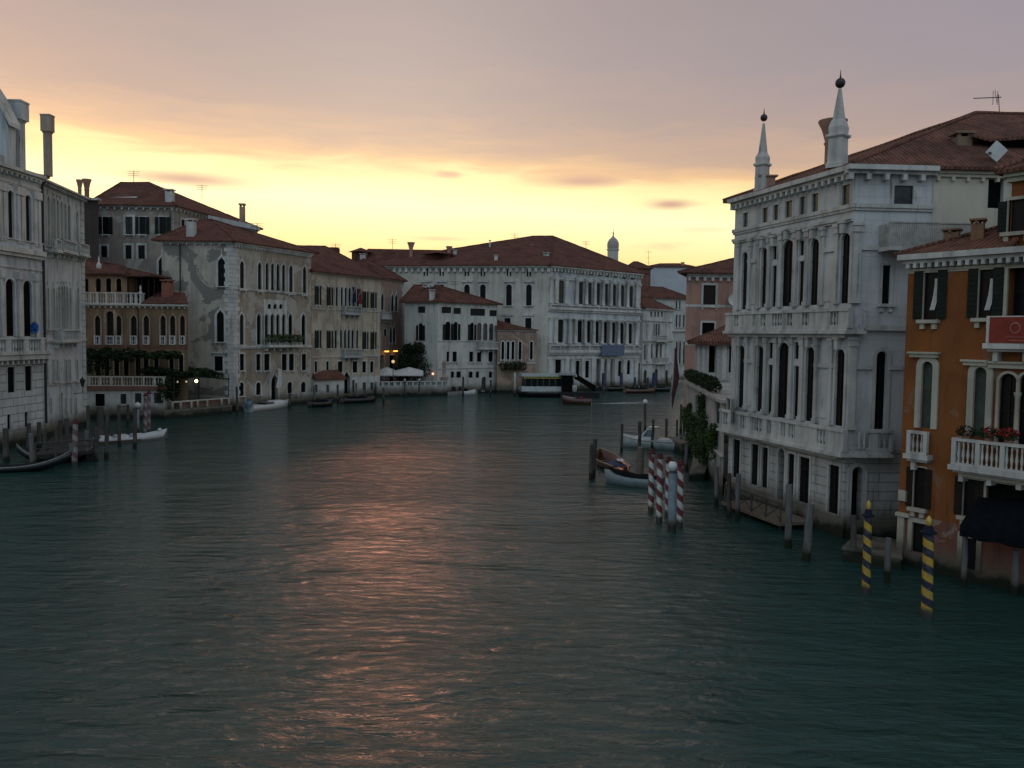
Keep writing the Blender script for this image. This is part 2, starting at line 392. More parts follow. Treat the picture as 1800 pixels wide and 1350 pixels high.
def build_wall(name, mat, parent, faces, extra=()):
    mb = MB()
    for fc in faces:
        us = sorted({0.0, fc.L, *[min(max(o[i], 0), fc.L) for o in fc.op for i in (0, 1)]}); zs = sorted({fc.z0, fc.z1, *[min(max(o[i], fc.z0), fc.z1) for o in fc.op for i in (2, 3)]})
        for j in range(len(zs)-1):
            za, zb = zs[j], zs[j+1]; zm = (za+zb)/2; run = None
            if zb-za < 1e-4: continue
            for i in range(len(us)-1):
                um = (us[i]+us[i+1])/2
                hole = any(o[0] < um < o[1] and o[2] < zm < o[3] for o in fc.op)
                if hole:
                    if run is not None: mb.face([fc.pt(us[run], za), fc.pt(us[i], za), fc.pt(us[i], zb), fc.pt(us[run], zb)]); run = None
                elif run is None: run = i
            if run is not None: mb.face([fc.pt(us[run], za), fc.pt(fc.L, za), fc.pt(fc.L, zb), fc.pt(us[run], zb)])
        for (u0, u1, z0, z1, st, dep) in fc.op:
            ol = outline(st, u0, u1, z0, z1)
            if st != 'rect':
                k = len(ol)//2
                for a, b in zip(ol[1:k], ol[2:k+1]): mb.face([fc.pt(u0, z1), fc.pt(*a), fc.pt(*b)][::-1])
                for a, b in zip(ol[k:-2], ol[k+1:-1]): mb.face([fc.pt(u1, z1), fc.pt(*a), fc.pt(*b)][::-1])
            for a, b in zip(ol, ol[1:]+ol[:1]): mb.face([fc.pt(*a), fc.pt(*b), fc.pt(b[0], b[1], -dep), fc.pt(a[0], a[1], -dep)])
    for q in extra: mb.face(q)
    return mb.build(name, mat, parent)
def win(B, fc, px, yt, yb, wpx, st='rect', frame=.12, fd=.06, sill=0, sh=None, dep=.28, pane=None, shw=None, cross=0, name='window', fmat=None, hood=0):
    """Cut an opening into facade fc where the photo shows it and fit pane, frame, sill and shutters."""
    ym = (yt+yb)/2
    u0, u1 = sorted((fc.u(px-wpx/2, ym), fc.u(px+wpx/2, ym))); z1 = fc.z(px, yt); z0 = fc.z(px, yb)
    return winu(B, fc, u0, u1, z0, z1, st, frame, fd, sill, sh, dep, pane, shw, cross, name, fmat, hood)
def winu(B, fc, u0, u1, z0, z1, st='rect', frame=.12, fd=.06, sill=0, sh=None, dep=.28, pane=None, shw=None, cross=0, name='window', fmat=None, hood=0):
    dep = dep if 'door' in name or 'portal' in name or dep > .55 else max(.08, dep*.45)
    fc.op.append((u0, u1, z0, z1, st, dep))
    ol = outline(st, u0, u1, z0, z1); c = ((u0+u1)/2, z0+.4*(z1-z0))
    mb = MB()
    for a, b in zip(ol, ol[1:]+ol[:1]): mb.face([fc.pt(c[0], c[1], -dep+.01), fc.pt(b[0], b[1], -dep+.01), fc.pt(a[0], a[1], -dep+.01)])
    w = mb.build(name, pane or GLASS, B)
    fmat = fmat or TRIM
    if cross:
        mb = MB(); cu = (u0+u1)/2; t = .035
        mb.fb(fc, cu-t, cu+t, z0+.02, z1-.05, -dep+.02, -dep+.06)
        for k in range(1, cross+1):
            zz = z0+(z1-z0)*k/(cross+1); mb.fb(fc, u0+.01, u1-.01, zz-t, zz+t, -dep+.02, -dep+.055)
        mb.build('casement', SHUTB, w)
    if frame:
        inn = outline(st, u0+.012, u1-.012, z0, z1-.012); out = outline(st, u0-frame, u1+frame, z0, z1+frame*(1.6 if st == 'gothic' else 1))
        mb = MB(); n = len(inn)
        for i in range(n-1):
            a, b, p, q = inn[i], inn[i+1], out[i], out[i+1]
            mb.face([fc.pt(*p, fd), fc.pt(*a, fd), fc.pt(*b, fd), fc.pt(*q, fd)][::-1])
            mb.face([fc.pt(*p, -.01), fc.pt(*p, fd), fc.pt(*q, fd), fc.pt(*q, -.01)][::-1])
            mb.face([fc.pt(*a, fd), fc.pt(*a, -.05), fc.pt(*b, -.05), fc.pt(*b, fd)][::-1])
        if st == 'gothic': mb.fb(fc, c[0]-.05, c[0]+.05, z1+frame*1.2, z1+frame*3.2, -.01, fd+.02)
        mb.build('frame', fmat, w)
    if hood:
        mb = MB(); mb.fb(fc, u0-frame-.15, u1+frame+.15, z1+frame+.1, z1+frame+.1+hood, -.01, .3); mb.fb(fc, u0-frame-.05, u1+frame+.05, z1+frame+.0, z1+frame+.098, -.01, .15); mb.build('hood', fmat, w)
    if sill:
        mb = MB(); mb.fb(fc, u0-frame-.1, u1+frame+.1, z0-.16, z0-.003, -.02, sill)
        mb.fb(fc, u0-frame+.02, u0-frame+.22, z0-.42, z0-.162, -.02, sill*.6); mb.fb(fc, u1+frame-.22, u1+frame-.02, z0-.42, z0-.162, -.02, sill*.6)
        mb.build('sill', fmat, w)
    if sh:
        hw = shw or (u1-u0)/2; zt = z1-.04 if st == 'rect' else z1-(u1-u0)*.42
        for s_ in (0, 1):
            mb = MB(); a, b = ((u0-frame*.2-hw, u0-frame*.2), (u1+frame*.2, u1+frame*.2+hw))[s_]
            mb.fb(fc, a, b, z0+.03, zt, fd+.015, fd+.06)
            nsl = max(4, int((zt-z0)/.22))
            for k in range(nsl):
                zz = z0+.1+(zt-z0-.2)*k/nsl; mb.fb(fc, a+.06, b-.06, zz, zz+.05, fd+.055, fd+.085)
            mb.build('shutter', sh, w)
    return w
def course(B, fc, z, h, d, mat=None, name='string_course', u0=0, u1=None, mod=0, ms=.22, e=0):
    """Horizontal moulding; mod = spacing of modillion blocks below it."""
    u1 = fc.L if u1 is None else u1
    mb = MB(); mb.fb(fc, u0-e, u1+e, z+h*.4, z+h, -.02, d); mb.fb(fc, u0-e*.6, u1+e*.6, z, z+h*.4-.002, -.02, d*.6)
    if mod:
        u = u0+.1
        while u < u1-.1: mb.fb(fc, u, u+ms, z-ms*1.3, z-.003, -.01, d*.7); u += mod
    return mb.build(name, mat or TRIM, B)
def balustrade_mesh(fc, u0, u1, z0, z1, d0, d1, gap=.28, mb=None, rail=.13, posts=None, th=.16):
    mb = mb or MB()
    mb.fb(fc, u0, u1, z1-rail, z1, d1-th-.05, d1+.02)
    mb.fb(fc, u0, u1, z0, z0+rail*.8, d1-th-.03, d1)
    L_ = u1-u0; ps = posts if posts is not None else [u0, u1-.18]
    for p in ps: mb.fb(fc, p, p+.18, z0+.01, z1-.01, d1-th-.02, d1+.01)
    u = u0+.18+gap*.5; h = z1-rail-(z0+rail*.8)
    while u < u1-.2:
        b = fc.pt(u, z0+rail*.8, d1-th/2-.02)
        mb.lathe(b, [(.05, 0), (.05, h*.08), (.03, h*.14), (.075, h*.38), (.03, h*.72), (.05, h*.92), (.05, h)], 6)
        u += gap
    if d1-d0 > .4:
        for ue in (u0, u1-.14):
            mb.fb(fc, ue, ue+.14, z1-rail+.004, z1-.004, d0, d1-.1); mb.fb(fc, ue, ue+.14, z0+.004, z0+rail*.8-.004, d0, d1-.1)
            k = d0+.2
            while k < d1-.2: mb.fb(fc, ue+.03, ue+.11, z0+.05, z1-rail, k, k+.08); k += gap
    return mb
def balcony(B, fc, u0, u1, zf, h, depth, mat=None, gap=.28, posts=None):
    mat = mat or STONE
    mb = MB(); mb.fb(fc, u0-.1, u1+.1, zf-.22, zf, -.02, depth+.08); mb.fb(fc, u0, u1, zf-.34, zf-.222, -.02, depth*.8)
    k = u0+.15
    while k < u1: mb.fb(fc, k, k+.2, zf-.75, zf-.342, -.02, depth*.55); k += max(1.2, (u1-u0)/5)
    b = mb.build('balcony', mat, B)
    balustrade_mesh(fc, u0, u1, zf+.004, zf+h, 0, depth, gap, posts=posts).build('balustrade', mat, b)
    return b
def roof(B, A, Bp, C, D, ze, E, Fp, oh=.6, mat=None, th=.16, name='roof'):
    q = [V((p[0], p[1], ze)) for p in (A, Bp, C, D)]; c = sum(q, V((0, 0, 0)))/4
    q2 = []
    for i in range(4):
        a, p, b = q[i-1], q[i], q[(i+1) % 4]
        n1 = V(((p-a).y, -(p-a).x, 0)).normalized(); n2 = V(((b-p).y, -(b-p).x, 0)).normalized()
        k = (n1+n2); q2.append(p + k*(oh/max(.4, 1+n1.dot(n2))))
    A_, B_, C_, D_ = q2; E, Fp = V(E), V(Fp); t = V((0, 0, -th)); mb = MB()
    mb.face([A_, B_, Fp, E]); mb.face([B_, C_, Fp]); mb.face([C_, D_, E, Fp]); mb.face([D_, A_, E])
    for a, b in ((A_, B_), (B_, C_), (C_, D_), (D_, A_)): mb.face([a, a+t, b+t, b])
    mb.face([A_+t, D_+t, C_+t, B_+t])
    for a, b in ((A_, E), (B_, Fp), (E, Fp), (C_, Fp), (D_, E)):
        if (a-b).length > .5:
            n = max(2, int((a-b).length/.9)); mb.tube([a.lerp(b, i/n)+V((0, 0, random.uniform(-.02, .03))) for i in range(n+1)], .13, 5)
    return mb.build(name, mat or TILE, B)
def back_quad(fc, depth, L=None):            # footprint corners behind a facade
    return fc.p0, fc.p1, fc.p1-fc.n*depth, fc.p0-fc.n*depth
def sides(fc, depth, which='lrb', kl=0, kr=0):   # kl, kr: skew of the party walls (old plots are rarely square)
    A, Bp, C, D = back_quad(fc, depth); D = D+fc.t*kl*depth; C = C+fc.t*kr*depth; z0, z1 = fc.z0, fc.z1
    z = lambda p, h: V((p.x, p.y, h)); out = []
    if 'r' in which: out.append([z(Bp, z0), z(C, z0), z(C, z1), z(Bp, z1)])
    if 'b' in which: out.append([z(C, z0), z(D, z0), z(D, z1), z(C, z1)])
    if 'l' in which: out.append([z(D, z0), z(A, z0), z(A, z1), z(D, z1)])
    return out
def chimney(parent, p, w, z0, z1, kind='box', mat=None, capm=None, rz=0):
    mat = mat or TRIM; h = z1-z0; mb = MB(); p = V((p[0], p[1], 0))
    if kind == 'flare':
        mb.lathe(p+V((0, 0, z0)), [(w*.42, 0), (w*.42, h*.45), (w*.5, h*.5), (w*.42, h*.54), (w*.62, h*.8), (w*.85, h*.97), (w*.85, h)], 14)
    elif kind == 'capbox':
        mb.box(p+V((0, 0, z0)), w, w, h*.70, rz); mb.box(p+V((0, 0, z0+h*.70)), w*1.18, w*1.18, h*.025, rz); mb.box(p+V((0, 0, z0+h*.725)), w*1.55, w*1.55, h*.25, rz); mb.box(p+V((0, 0, z0+h*.975)), w*1.66, w*1.66, h*.025, rz)
    else:
        mb.box(p+V((0, 0, z0)), w, w, h*.86, rz)
        for a, b in ((-1, -1), (1, -1), (1, 1), (-1, 1)): mb.box(p+V((a*w*.36, b*w*.36, z0+h*.86)), w*.22, w*.22, h*.08, rz)
        mb.box(p+V((0, 0, z0+h*.94)), w*1.3, w*1.3, h*.06, rz)
    return mb.build('chimney', mat, parent)
def pipe(B, fc, px, yt, yb, r_=.07, d=.14):
    u, z1 = fc.uz(px, yt); z0 = fc.z(px, yb); mb = MB()
    mb.tube([fc.pt(u, z0, d), fc.pt(u, z1-.5, d), fc.pt(u, z1, d*2.4)], r_, 6)
    return mb.build('drainpipe', METAL, B)

# ================================================================== setting: water and banks
def make_water():
    m, n, b = newmat('canal_water')
    pos = n.n('ShaderNodeNewGeometry').outputs['Position']
    def mapped(sx_, sy_, rz=0):
        mp = n.n('ShaderNodeMapping'); n.l(pos, mp.inputs[0]); mp.inputs['Scale'].default_value = (sx_, sy_, 1); mp.inputs['Rotation'].default_value = (0, 0, rz); return mp.outputs[0]
    a = n.noise(mapped(.55, 1.35, .10), 1.6, 6, .6, .6)
    c = n.noise(mapped(.09, .26, -.1), 1.2, 3, .5, .6)
    d = n.noise(mapped(.02, .045, .3), 1.0, 3, .5, .5)
    e = n.noise(mapped(.26, .68, .05), 1.3, 4, .5, .5)
    calm = n.m('ADD', .55, n.m('MULTIPLY', n.sm(d, .38, .62), .75))
    h = n.m('ADD', n.m('MULTIPLY', a, n.m('MULTIPLY', calm, .145)), n.m('ADD', n.m('MULTIPLY', c, .36), n.m('MULTIPLY', e, .19)))
    bump(n, b, h, 1.0, 1.0)
    n.l(n.mix(d, (.009, .036, .030), (.013, .046, .040)), b.inputs['Base Color'])
    b.inputs['Roughness'].default_value = .07; b.inputs['IOR'].default_value = 1.42
    mb = MB(); mb.face([(-500, -80, 0), (500, -80, 0), (500, 900, 0), (-500, 900, 0)])
    return tag(mb.build('water', m), kind='structure')
make_water()
GROUND = plaster('paved_ground', (.25, .24, .22), (.18, .175, .16), wear=.4, wet=0)

# ================================================================== right bank
def pil(B, fc, px, yt, yb, wpx, d=.14, mat=None, cap=.35, name='pilaster'):
    ym = (yt+yb)/2; u0, u1 = sorted((fc.u(px-wpx/2, ym), fc.u(px+wpx/2, ym))); z1 = fc.z(px, yt); z0 = fc.z(px, yb)
    mb = MB(); mb.fb(fc, u0, u1, z0, z1-cap, -.02, d)
    mb.fb(fc, u0-.05, u1+.05, z1-cap+.002, z1-cap*.35, -.02, d+.07); mb.fb(fc, u0-.1, u1+.1, z1-cap*.35+.002, z1, -.02, d+.12)
    mb.fb(fc, u0-.05, u1+.05, z0-.003, z0+.25, -.015, d+.06)
    return mb.build(name, mat or STONE, B)
def column(B, fc, px, yt, yb, r_, d=.05, mat=None):
    u, z1 = fc.uz(px, yt); z0 = fc.z(px, yb); p = fc.pt(u, z0, d); h = z1-z0; mb = MB()
    mb.lathe(p, [(r_*1.4, 0), (r_*1.4, h*.03), (r_*1.05, h*.05), (r_, h*.4), (r_*.88, h*.88), (r_*1.05, h*.9), (r_*1.5, h*.985), (r_*1.5, h)], 10)
    return mb.build('column', mat or STONE, B)

# ---- the white stone palace with obelisks
pn = gp(1481, 946); ZE = zat(pn, 292); pf = gp(1293, 352, ZE)
R1 = thing('palace', 'tall white stone palace crowned by two obelisks with balls, beside the orange house', 'palace', (pn.x, pn.y, 0), 'palaces and houses along the right bank')
RF = Face(pf, pn, 0, ZE); RS = Face(pn, pn+V((26, 1.5, 0)), 0, ZE)
ZB1 = RF.z(1470, 787)                          # floor of the lower balcony
ZB2 = RF.z(1487, 577)                          # floor of the upper balcony
RFg, RSg = RF.sub(0, ZB1), RS.sub(0, ZB1); RFu, RSu = RF.sub(ZB1, ZE), RS.sub(ZB1, ZE)
RSu.L = RS.L; w3 = dict(frame=.16, fd=.08, dep=.20, fmat=STONE)
for px, w, yt, yb in ((1310, 8.5, 443, 544), (1344.5, 9, 436, 540), (1386.5, 19, 422, 538), (1433, 13, 420, 536), (1487, 13.5, 410, 533)):
    win(R1, RFu, px, yt, yb, w*1.15, 'arch', cross=2, hood=.0, **w3)
for px, w, yt, yb in ((1363, 7.5, 432, 456), (1362, 8, 467, 539), (1410.5, 8.5, 423, 449), (1409.5, 9, 459, 537)):
    win(R1, RFu, px, yt, yb, w, 'rect', frame=.08, fd=.06, dep=.2, fmat=STONE)
for px, w, yt, yb in ((1311, 9, 374, 404), (1345.5, 10, 365, 397), (1364.5, 9, 360, 393), (1387, 12.5, 353, 387), (1411, 9.5, 346, 383), (1433.5, 12, 340, 377), (1487.5, 14, 325, 365)):
    win(R1, RFu, px, yt, yb, w, 'rect', frame=.10, fd=.04, dep=.22, pane=GLASSG, fmat=STONE)
for px, w, yt, yb in ((1304, 9, 607, 717), (1337, 9, 608, 724), (1378, 18, 602, 735), (1424.5, 12, 609, 741), (1477, 13.5, 613, 749)):
    win(R1, RFu, px, yt, yb, w*1.2, 'arch', cross=2, **w3)
for px, w, yt, yb in ((1356, 7.5, 602, 630), (1354.5, 8, 641, 729), (1401.5, 8.5, 601, 631), (1400.5, 9, 643, 738)):
    win(R1, RFu, px, yt, yb, w, 'rect', frame=.08, fd=.06, dep=.2, fmat=STONE)
for px, w, yt, yb in ((1295, 13, 772, 840), (1327, 13, 780, 853), (1345, 11, 786, 858), (1391, 12, 797, 868), (1414, 19, 803, 884), (1466, 19, 817, 903)):
    win(R1, RFg, px, yt, yb, w, 'rect', frame=.13, fd=.06, dep=.2, fmat=STONE, cross=3)
win(R1, RFg, 1374, 788, 892, 12, 'arch', frame=.16, fd=.08, dep=.7, pane=DARK, fmat=STONE, name='water_door')
win(R1, RSg, 1505, 820, 925, 20, 'arch', frame=.22, fd=.10, dep=.6, pane=DARK, fmat=STONE, name='water_door')
win(R1, RSu, 1557.5, 466, 534, 15, 'rect', frame=.13, fd=.06, dep=.3, sill=.22, fmat=STONE)
win(R1, RSu, 1547, 617, 760, 19, 'arch', frame=.2, fd=.08, dep=.4, fmat=STONE, cross=2)
win(R1, RSu, 1588, 326, 362, 34, 'rect', frame=.15, fd=.03, dep=.2, pane=GLASSG, fmat=STONE, cross=0)
win(R1, RSu, 1750, 315, 366, 26, 'rect', frame=0, dep=.5, pane=DARK, name='opening')
build_wall('wall', WHITE, R1, [RFu, RSu], extra=sides(RF, 30, 'l')+[[V((pn.x+26, pn.y+1.5, 0)), V((pn.x+26, pn.y+13.5, 0)), V((pn.x+26, pn.y+13.5, ZE)), V((pn.x+26, pn.y+1.5, ZE))]])
build_wall('ground_floor_wall', RUST, R1, [RFg, RSg])
# cream upper part of the side wall behind the orange house
uc = RS.u(1640, 330); mb = MB(); zc = RS.z(1640, 470)
for a, b, c_, d_ in ((uc, RS.u(1736, 330), zc, ZE-.5), (RS.u(1764, 330), RS.L, zc, ZE-.5), (RS.u(1736, 330)+.001, RS.u(1764, 330)-.001, zc, RS.z(1750, 367))): mb.fb(RS, a, b, c_, d_, -.02, .03)
mb.build('side_plaster', CREAMW, R1)
# cornice, string courses, balconies
course(R1, RFu, ZE-.42, .42, .62, STONE, 'cornice', mod=.56, ms=.2, e=.0)
course(R1, RSu, ZE-.42, .42, .62, STONE, 'cornice', mod=.95, ms=.24, u0=-.62, u1=uc)
course(R1, RSu, ZE-.45, .4, .3, CREAMW, 'cornice', mod=.8, ms=.16, u0=uc+.01)
za = RFu.z(1490, 372); course(R1, RFu, za, .35, .16, STONE, e=.1); course(R1, RSu, za, .35, .16, STONE, u0=.02, u1=uc)
zb = RFu.z(1490, 391); course(R1, RFu, zb, .28, .22, STONE)
zi = RFu.z(1487, 439); zj = RFu.z(1477, 648)
def bands(fc, z, px_list, h=.24, d=.12):       # impost bands between the windows
    for a, b, yy in px_list:
        mb = MB(); mb.fb(fc, fc.u(a, yy), fc.u(b, yy), z, z+h, -.02, d); mb.build('impost_band', STONE, R1)
bands(RFu, zi, ((1316, 1337, 460), (1443, 1476, 440))); bands(RFu, zj, ((1310, 1330, 640), (1433, 1467, 640)))
bands(RSu, zj, ((1499, 1533, 645), (1561, 1585, 645))); bands(RSu, RSu.z(1530, 440), ((1502, 1640, 440),))
# recessed-looking stone panels between windows
for a, b, yt, yb in ((1318, 1333, 470, 535), (1445, 1470, 455, 530), (1313, 1328, 650, 715), (1438, 1462, 655, 735)):
    mb = MB(); mb.fb(RFu, RFu.u(a, yt), RFu.u(b, yt), RFu.z((a+b)/2, yb), RFu.z((a+b)/2, yt), -.02, .05); mb.build('wall_panel', STONE, R1)
for px, yt, yb, w in ((1353.5, 412, 541, 5), (1374, 408, 540, 5.5), (1399.5, 404, 539, 6), (1420.5, 402, 538, 6), (1448, 400, 536, 5), (1473, 395, 534, 5), (1320, 420, 543, 3.5), (1335, 417, 542, 3.5),
                      (1347, 588, 727, 5), (1364.5, 588, 732, 5.5), (1391.5, 590, 737, 6), (1411, 591, 740, 6), (1437, 592, 744, 4.5), (1462, 594, 748, 5), (1314, 588, 720, 3.5), (1328, 588, 723, 3.5)):
    pil(R1, RFu, px, yt, yb, w, .16, cap=.5)
for yt, yb, side_px in ((391, 533, 1505), (592, 755, 1496)): pil(R1, RSu, side_px, yt, yb, 13, .16, cap=.5)
pil(R1, RFu, 1299, 425, 545, 4, .16); pil(R1, RFu, 1295, 590, 718, 3, .16)
for px, y in ((1344.5, 428), (1363, 425), (1387, 413), (1410.5, 413), (1433, 411), (1487, 401), (1304, 600), (1337, 600), (1378, 594), (1424.5, 602), (1477, 605)):
    u, z = RFu.uz(px, y); mb = MB(); mb.fb(RFu, u-.15, u+.15, z-.28, z+.24, -.02, .30); mb.fb(RFu, u-.26, u+.26, z+.243, z+.36, -.02, .36); mb.build('keystone', STONE, R1)
def front_balustrade(zf, h, dep, spans, side_to, side_open):
    mb = MB(); mb.fb(RF, -.1, RF.L+dep, zf-.30, zf-.12, -.02, dep+.14); mb.fb(RF, 0, RF.L+dep-.1, zf-.119, zf, -.02, dep+.03); mb.fb(RF, .1, RF.L, zf-.5, zf-.302, -.02, dep*.7)
    us = RS.u(side_to, 700); mb.fb(RS, dep*.2, us, zf-.302, zf-.122, -.02, dep+.14); mb.fb(RS, dep*.2, us-.1, zf-.121, zf-.002, -.02, dep+.03)
    b = mb.build('balcony', STONE, R1)
    mb = MB(); t = .28
    def run(fc, L0, L1, op):
        mb.fb(fc, L0, L1, zf+h-.16, zf+h, dep-t, dep+.05); mb.fb(fc, L0, L1, zf+.003, zf+.16, dep-t, dep+.02)
        cur = L0
        for a, c_ in op+[(L1, L1)]:
            if a-cur > .02: mb.fb(fc, cur, a, zf+.16, zf+h-.16, dep-t+.02, dep-.01)
            u = a+.12
            while u < c_-.08:
                mb.lathe(fc.pt(u, zf+.16, dep-t/2), [(.07, 0), (.04, .1), (.10, (h-.32)*.38), (.045, (h-.32)*.75), (.07, h-.33), (.07, h-.32)], 7); u += .27
            cur = c_
    run(RF, 0, RF.L+dep, [tuple(sorted((RF.u(a, 700), RF.u(b_, 700)))) for a, b_ in spans]); run(RS, dep+.01, us, [tuple(sorted((RS.u(a, 700), RS.u(b_, 700)))) for a, b_ in side_open])
    mb.build('balustrade', STONE, b)
front_balustrade(ZB2, 1.05, .5, ((1298, 1306), (1331, 1337), (1345, 1354), (1365, 1383), (1392, 1401), (1418, 1430), (1468, 1482)), 1509, ())
front_balustrade(ZB1, 1.15, .75, ((1290, 1298), (1320, 1330), (1341, 1360), (1368, 1376), (1393, 1401), (1407, 1419), (1458, 1474)), 1560, ((1500, 1521), (1535, 1556)))
mb = MB(); mb.fb(RS, RS.u(1509, 560), RS.u(1592, 560), ZB2-.1, ZB2+.18, -.02, .2); mb.build('string_course', STONE, R1)
mb = MB(); mb.fb(RF, -.05, RF.L+.12, -.5, 1.0, -.02, .12); mb.fb(RS, .121, 14, -.5, .99, -.02, .12); mb.build('plinth', RUST, R1)
# roof, obelisks, chimneys
E1 = yp(1715, 199, 53.5); F1 = E1+V((14, .8, .1))
rA, rB = pn, pn+V((26, 1.5, 0)); rC, rD = pn+V((25, 14, 0)), pf
RR = roof(R1, rA, rB, rC, rD, ZE+.02, E1, F1, .55, TILE2)
def obelisk(px, yb, yped, ycol, ytip, yball, w, back):
    u, z = RF.uz(px, yb, -back); p = RF.pt(u, z, -back); zz = [zat(p, y) for y in (yb+6, yped, ycol, ytip, yball)]
    z0 = zz[0]; k = w*.7071; mb = MB()
    def sq(prof): mb.lathe((p.x, p.y, 0), prof, 4, smooth=False)
    sq([(k*1.15, z0), (k*1.15, z0+.25), (k, z0+.3), (k*.95, zz[1]-.1), (k*1.25, zz[1]), (k*1.25, zz[1]+.1), (k*.95, zz[1]+.16), (k*1.0, zz[1]+.5), (k*.78, zz[2]), (k*.62, zz[2]+.12), (k*.16, zz[3])])
    o = mb.build('obelisk', STONE, R1)
    r_ = w*.34; mb = MB(); mb.lathe((p.x, p.y, zz[4]), [(r_*math.cos(a), r_*math.sin(a)) for a in [math.pi*(i/8-.5) for i in range(9)]] + [(.05, r_), (.03, r_*1.6), (.012, r_*2.6)], 12)
    mb.build('ball', METAL, o); return p
obelisk(1339, 335, 291, 272, 217, 207, .66, .45); obelisk(1472, 290, 241, 214, 156, 146, .80, .5)
p = yp(1463, 250, 48.3); chimney(RR, p, .92, zat(p, 292), zat(p, 212), 'flare', TERRA)
mb = MB(); q = yp(1347, 315, 54.3); mb.box((q.x, q.y, q.z-.6), .9, .8, .7); mb.box((q.x, q.y, q.z+.1), 1.2, 1.0, .1); mb.build('chimney', TERRA, RR)
p = yp(1689, 262, 48.0); chimney(RR, p, .8, zat(p, 300), zat(p, 233), 'box', plaster('brown_chimney', (.20, .14, .10), (.15, .11, .08), wet=0))
mb = MB(); a = yp(1710, 232, 48.6); b = yp(1830, 262, 48.6)   # dormer terrace with a dark opening
mb.hexa([yp(1738, 273, 47.6), yp(1850, 278, 47.6), yp(1850, 278, 50), yp(1738, 273, 50), yp(1736, 246, 47.6), yp(1850, 240, 47.6), yp(1850, 240, 50), yp(1736, 246, 50)]); mb.build('dormer', DARK, RR)
mb = MB(); mb.hexa([yp(1708, 240, 47.2), yp(1740, 249, 47.2), yp(1740, 249, 50), yp(1708, 240, 50), yp(1708, 236, 47.2), yp(1740, 245, 47.2), yp(1740, 245, 50), yp(1708, 236, 50)]); mb.hexa([yp(1738, 249, 47.1), yp(1860, 241, 47.1), yp(1860, 241, 50.1), yp(1738, 249, 50.1), yp(1738, 245, 47.1), yp(1860, 235, 47.1), yp(1860, 235, 50.1), yp(1738, 245, 50.1)]); mb.build('dormer_roof', TILE2, RR)
mb = MB(); Y = 45.3                              # lozenge antenna panel
c0 = [yp(x, y, Y) for x, y in ((1752, 285), (1772, 264), (1753, 247), (1733, 268))]
mb.face(c0); mb.face([q+V((0, .12, 0)) for q in c0][::-1])
for i in range(4): mb.face([c0[i], c0[i]+V((0, .12, 0)), c0[(i+1) % 4]+V((0, .12, 0)), c0[(i+1) % 4]])
an = mb.build('antenna_panel', WPAINT, RR); mb = MB(); mb.tube([yp(1755, 280, Y+.2), yp(1756, 305, Y+.2)], .05, 6); mb.hexa([yp(1738, 271, Y-.05), yp(1743, 271, Y-.05), yp(1743, 271, Y), yp(1738, 271, Y), yp(1738, 267, Y-.05), yp(1743, 267, Y-.05), yp(1743, 267, Y), yp(1738, 267, Y)]); mb.build('bracket', METAL, an)
mb = MB(); Y = 54.0; a = yp(1757, 200, Y); b = yp(1755, 166, Y); mb.tube([a, b], .025, 5); mb.tube([yp(1711, 173, Y), yp(1760, 171, Y)], .03, 5)
for x in (1748, 1752, 1756): mb.tube([yp(x-3, 184, Y-.3), yp(x-5+3, 160, Y+.3)] if x != 1752 else [yp(x, 180, Y-.4), yp(x-3, 158, Y+.4)], .018, 5)
mb.build('antenna', METAL, RR)
# altana: grey slatted roof terrace on the side
mb = MB(); us0, us1 = RS.u(1543, 420), RS.u(1690, 420); z0_, z1_ = RS.z(1600, 438), RS.z(1600, 396)
mb.fb(RS, us0, us1, z0_-.2, z0_, .0, 1.3); al = mb.build('terrace', OFFWH, R1); mb = MB()
for k in range(46):
    u = us0+.05+(us1-us0-.1)*k/46; mb.fb(RS, u, u+.055, z0_+.004, z1_-.06, 1.18, 1.22)
mb.fb(RS, us0, us1, z1_-.06, z1_, 1.14, 1.26)
for k in range(8): mb.fb(RS, us0+.02, us0+.05, z0_+.004, z1_-.06, .05+k*.14, .12+k*.14)
mb.build('railing', simple('grey_slats', (.30, .29, .26), .8), al)

# ---- the orange house
p0 = gp(1576, 990); p1 = V((22.5, 33.8, 0)); ZO = zat(p0, 449); dirn = (p1-V((p0.x, p0.y, 0))).normalized()
OF = Face(p0, V((p0.x, p0.y, 0))+dirn*13, 0, ZO)
R0 = thing('orange_house', 'orange plastered house with dark shutters and a red banner, nearest on the right', 'house', (p0.x, p0.y, 0), 'palaces and houses along the right bank')
zg = OF.z(1600, 905)
OFg, OFu = OF.sub(0, zg), OF.sub(zg, ZO)
CR = plaster('cream_window_stone', (.40, .385, .325), (.31, .295, .245), wear=.5)
for px, yt, yb, w, s_ in ((1636, 474, 562, 25, .75), (1733, 470, 559, 26, .8)):
    wdw = win(R0, OFu, px, yt, yb, w, 'rect', .06, .04, .28, SHUT, .3, fmat=CR, shw=.42)
    u = OFu.u(px+5, 515); mb = MB(); z0_, z1_ = OFu.z(px, 545), OFu.z(px, 490)
    mb.grid([[OFu.pt(u-.06-.16*(1-k/6)+.03*math.sin(j*2.2), z0_+(z1_-z0_)*k/6, -.2+.03*math.sin(j*1.7)) for j in range(5)] and [OFu.pt(u-.2*(1-k/6)**2+j*.06, z0_+(z1_-z0_)*k/6, -.07+.03*math.sin(j*1.7)) for j in range(5)] for k in range(7)]); mb.build('curtain', CANVAS, wdw)
win(R0, OFu, 1790, 466, 556, 38, 'rect', .12, .08, 0, None, .6, fmat=CR, cross=1)
win(R0, OFu, 1630, 635, 753, 20, 'arch', .26, .10, 0, None, .35, pane=simple('green_blind', (.04, .055, .045), .7), fmat=CR)
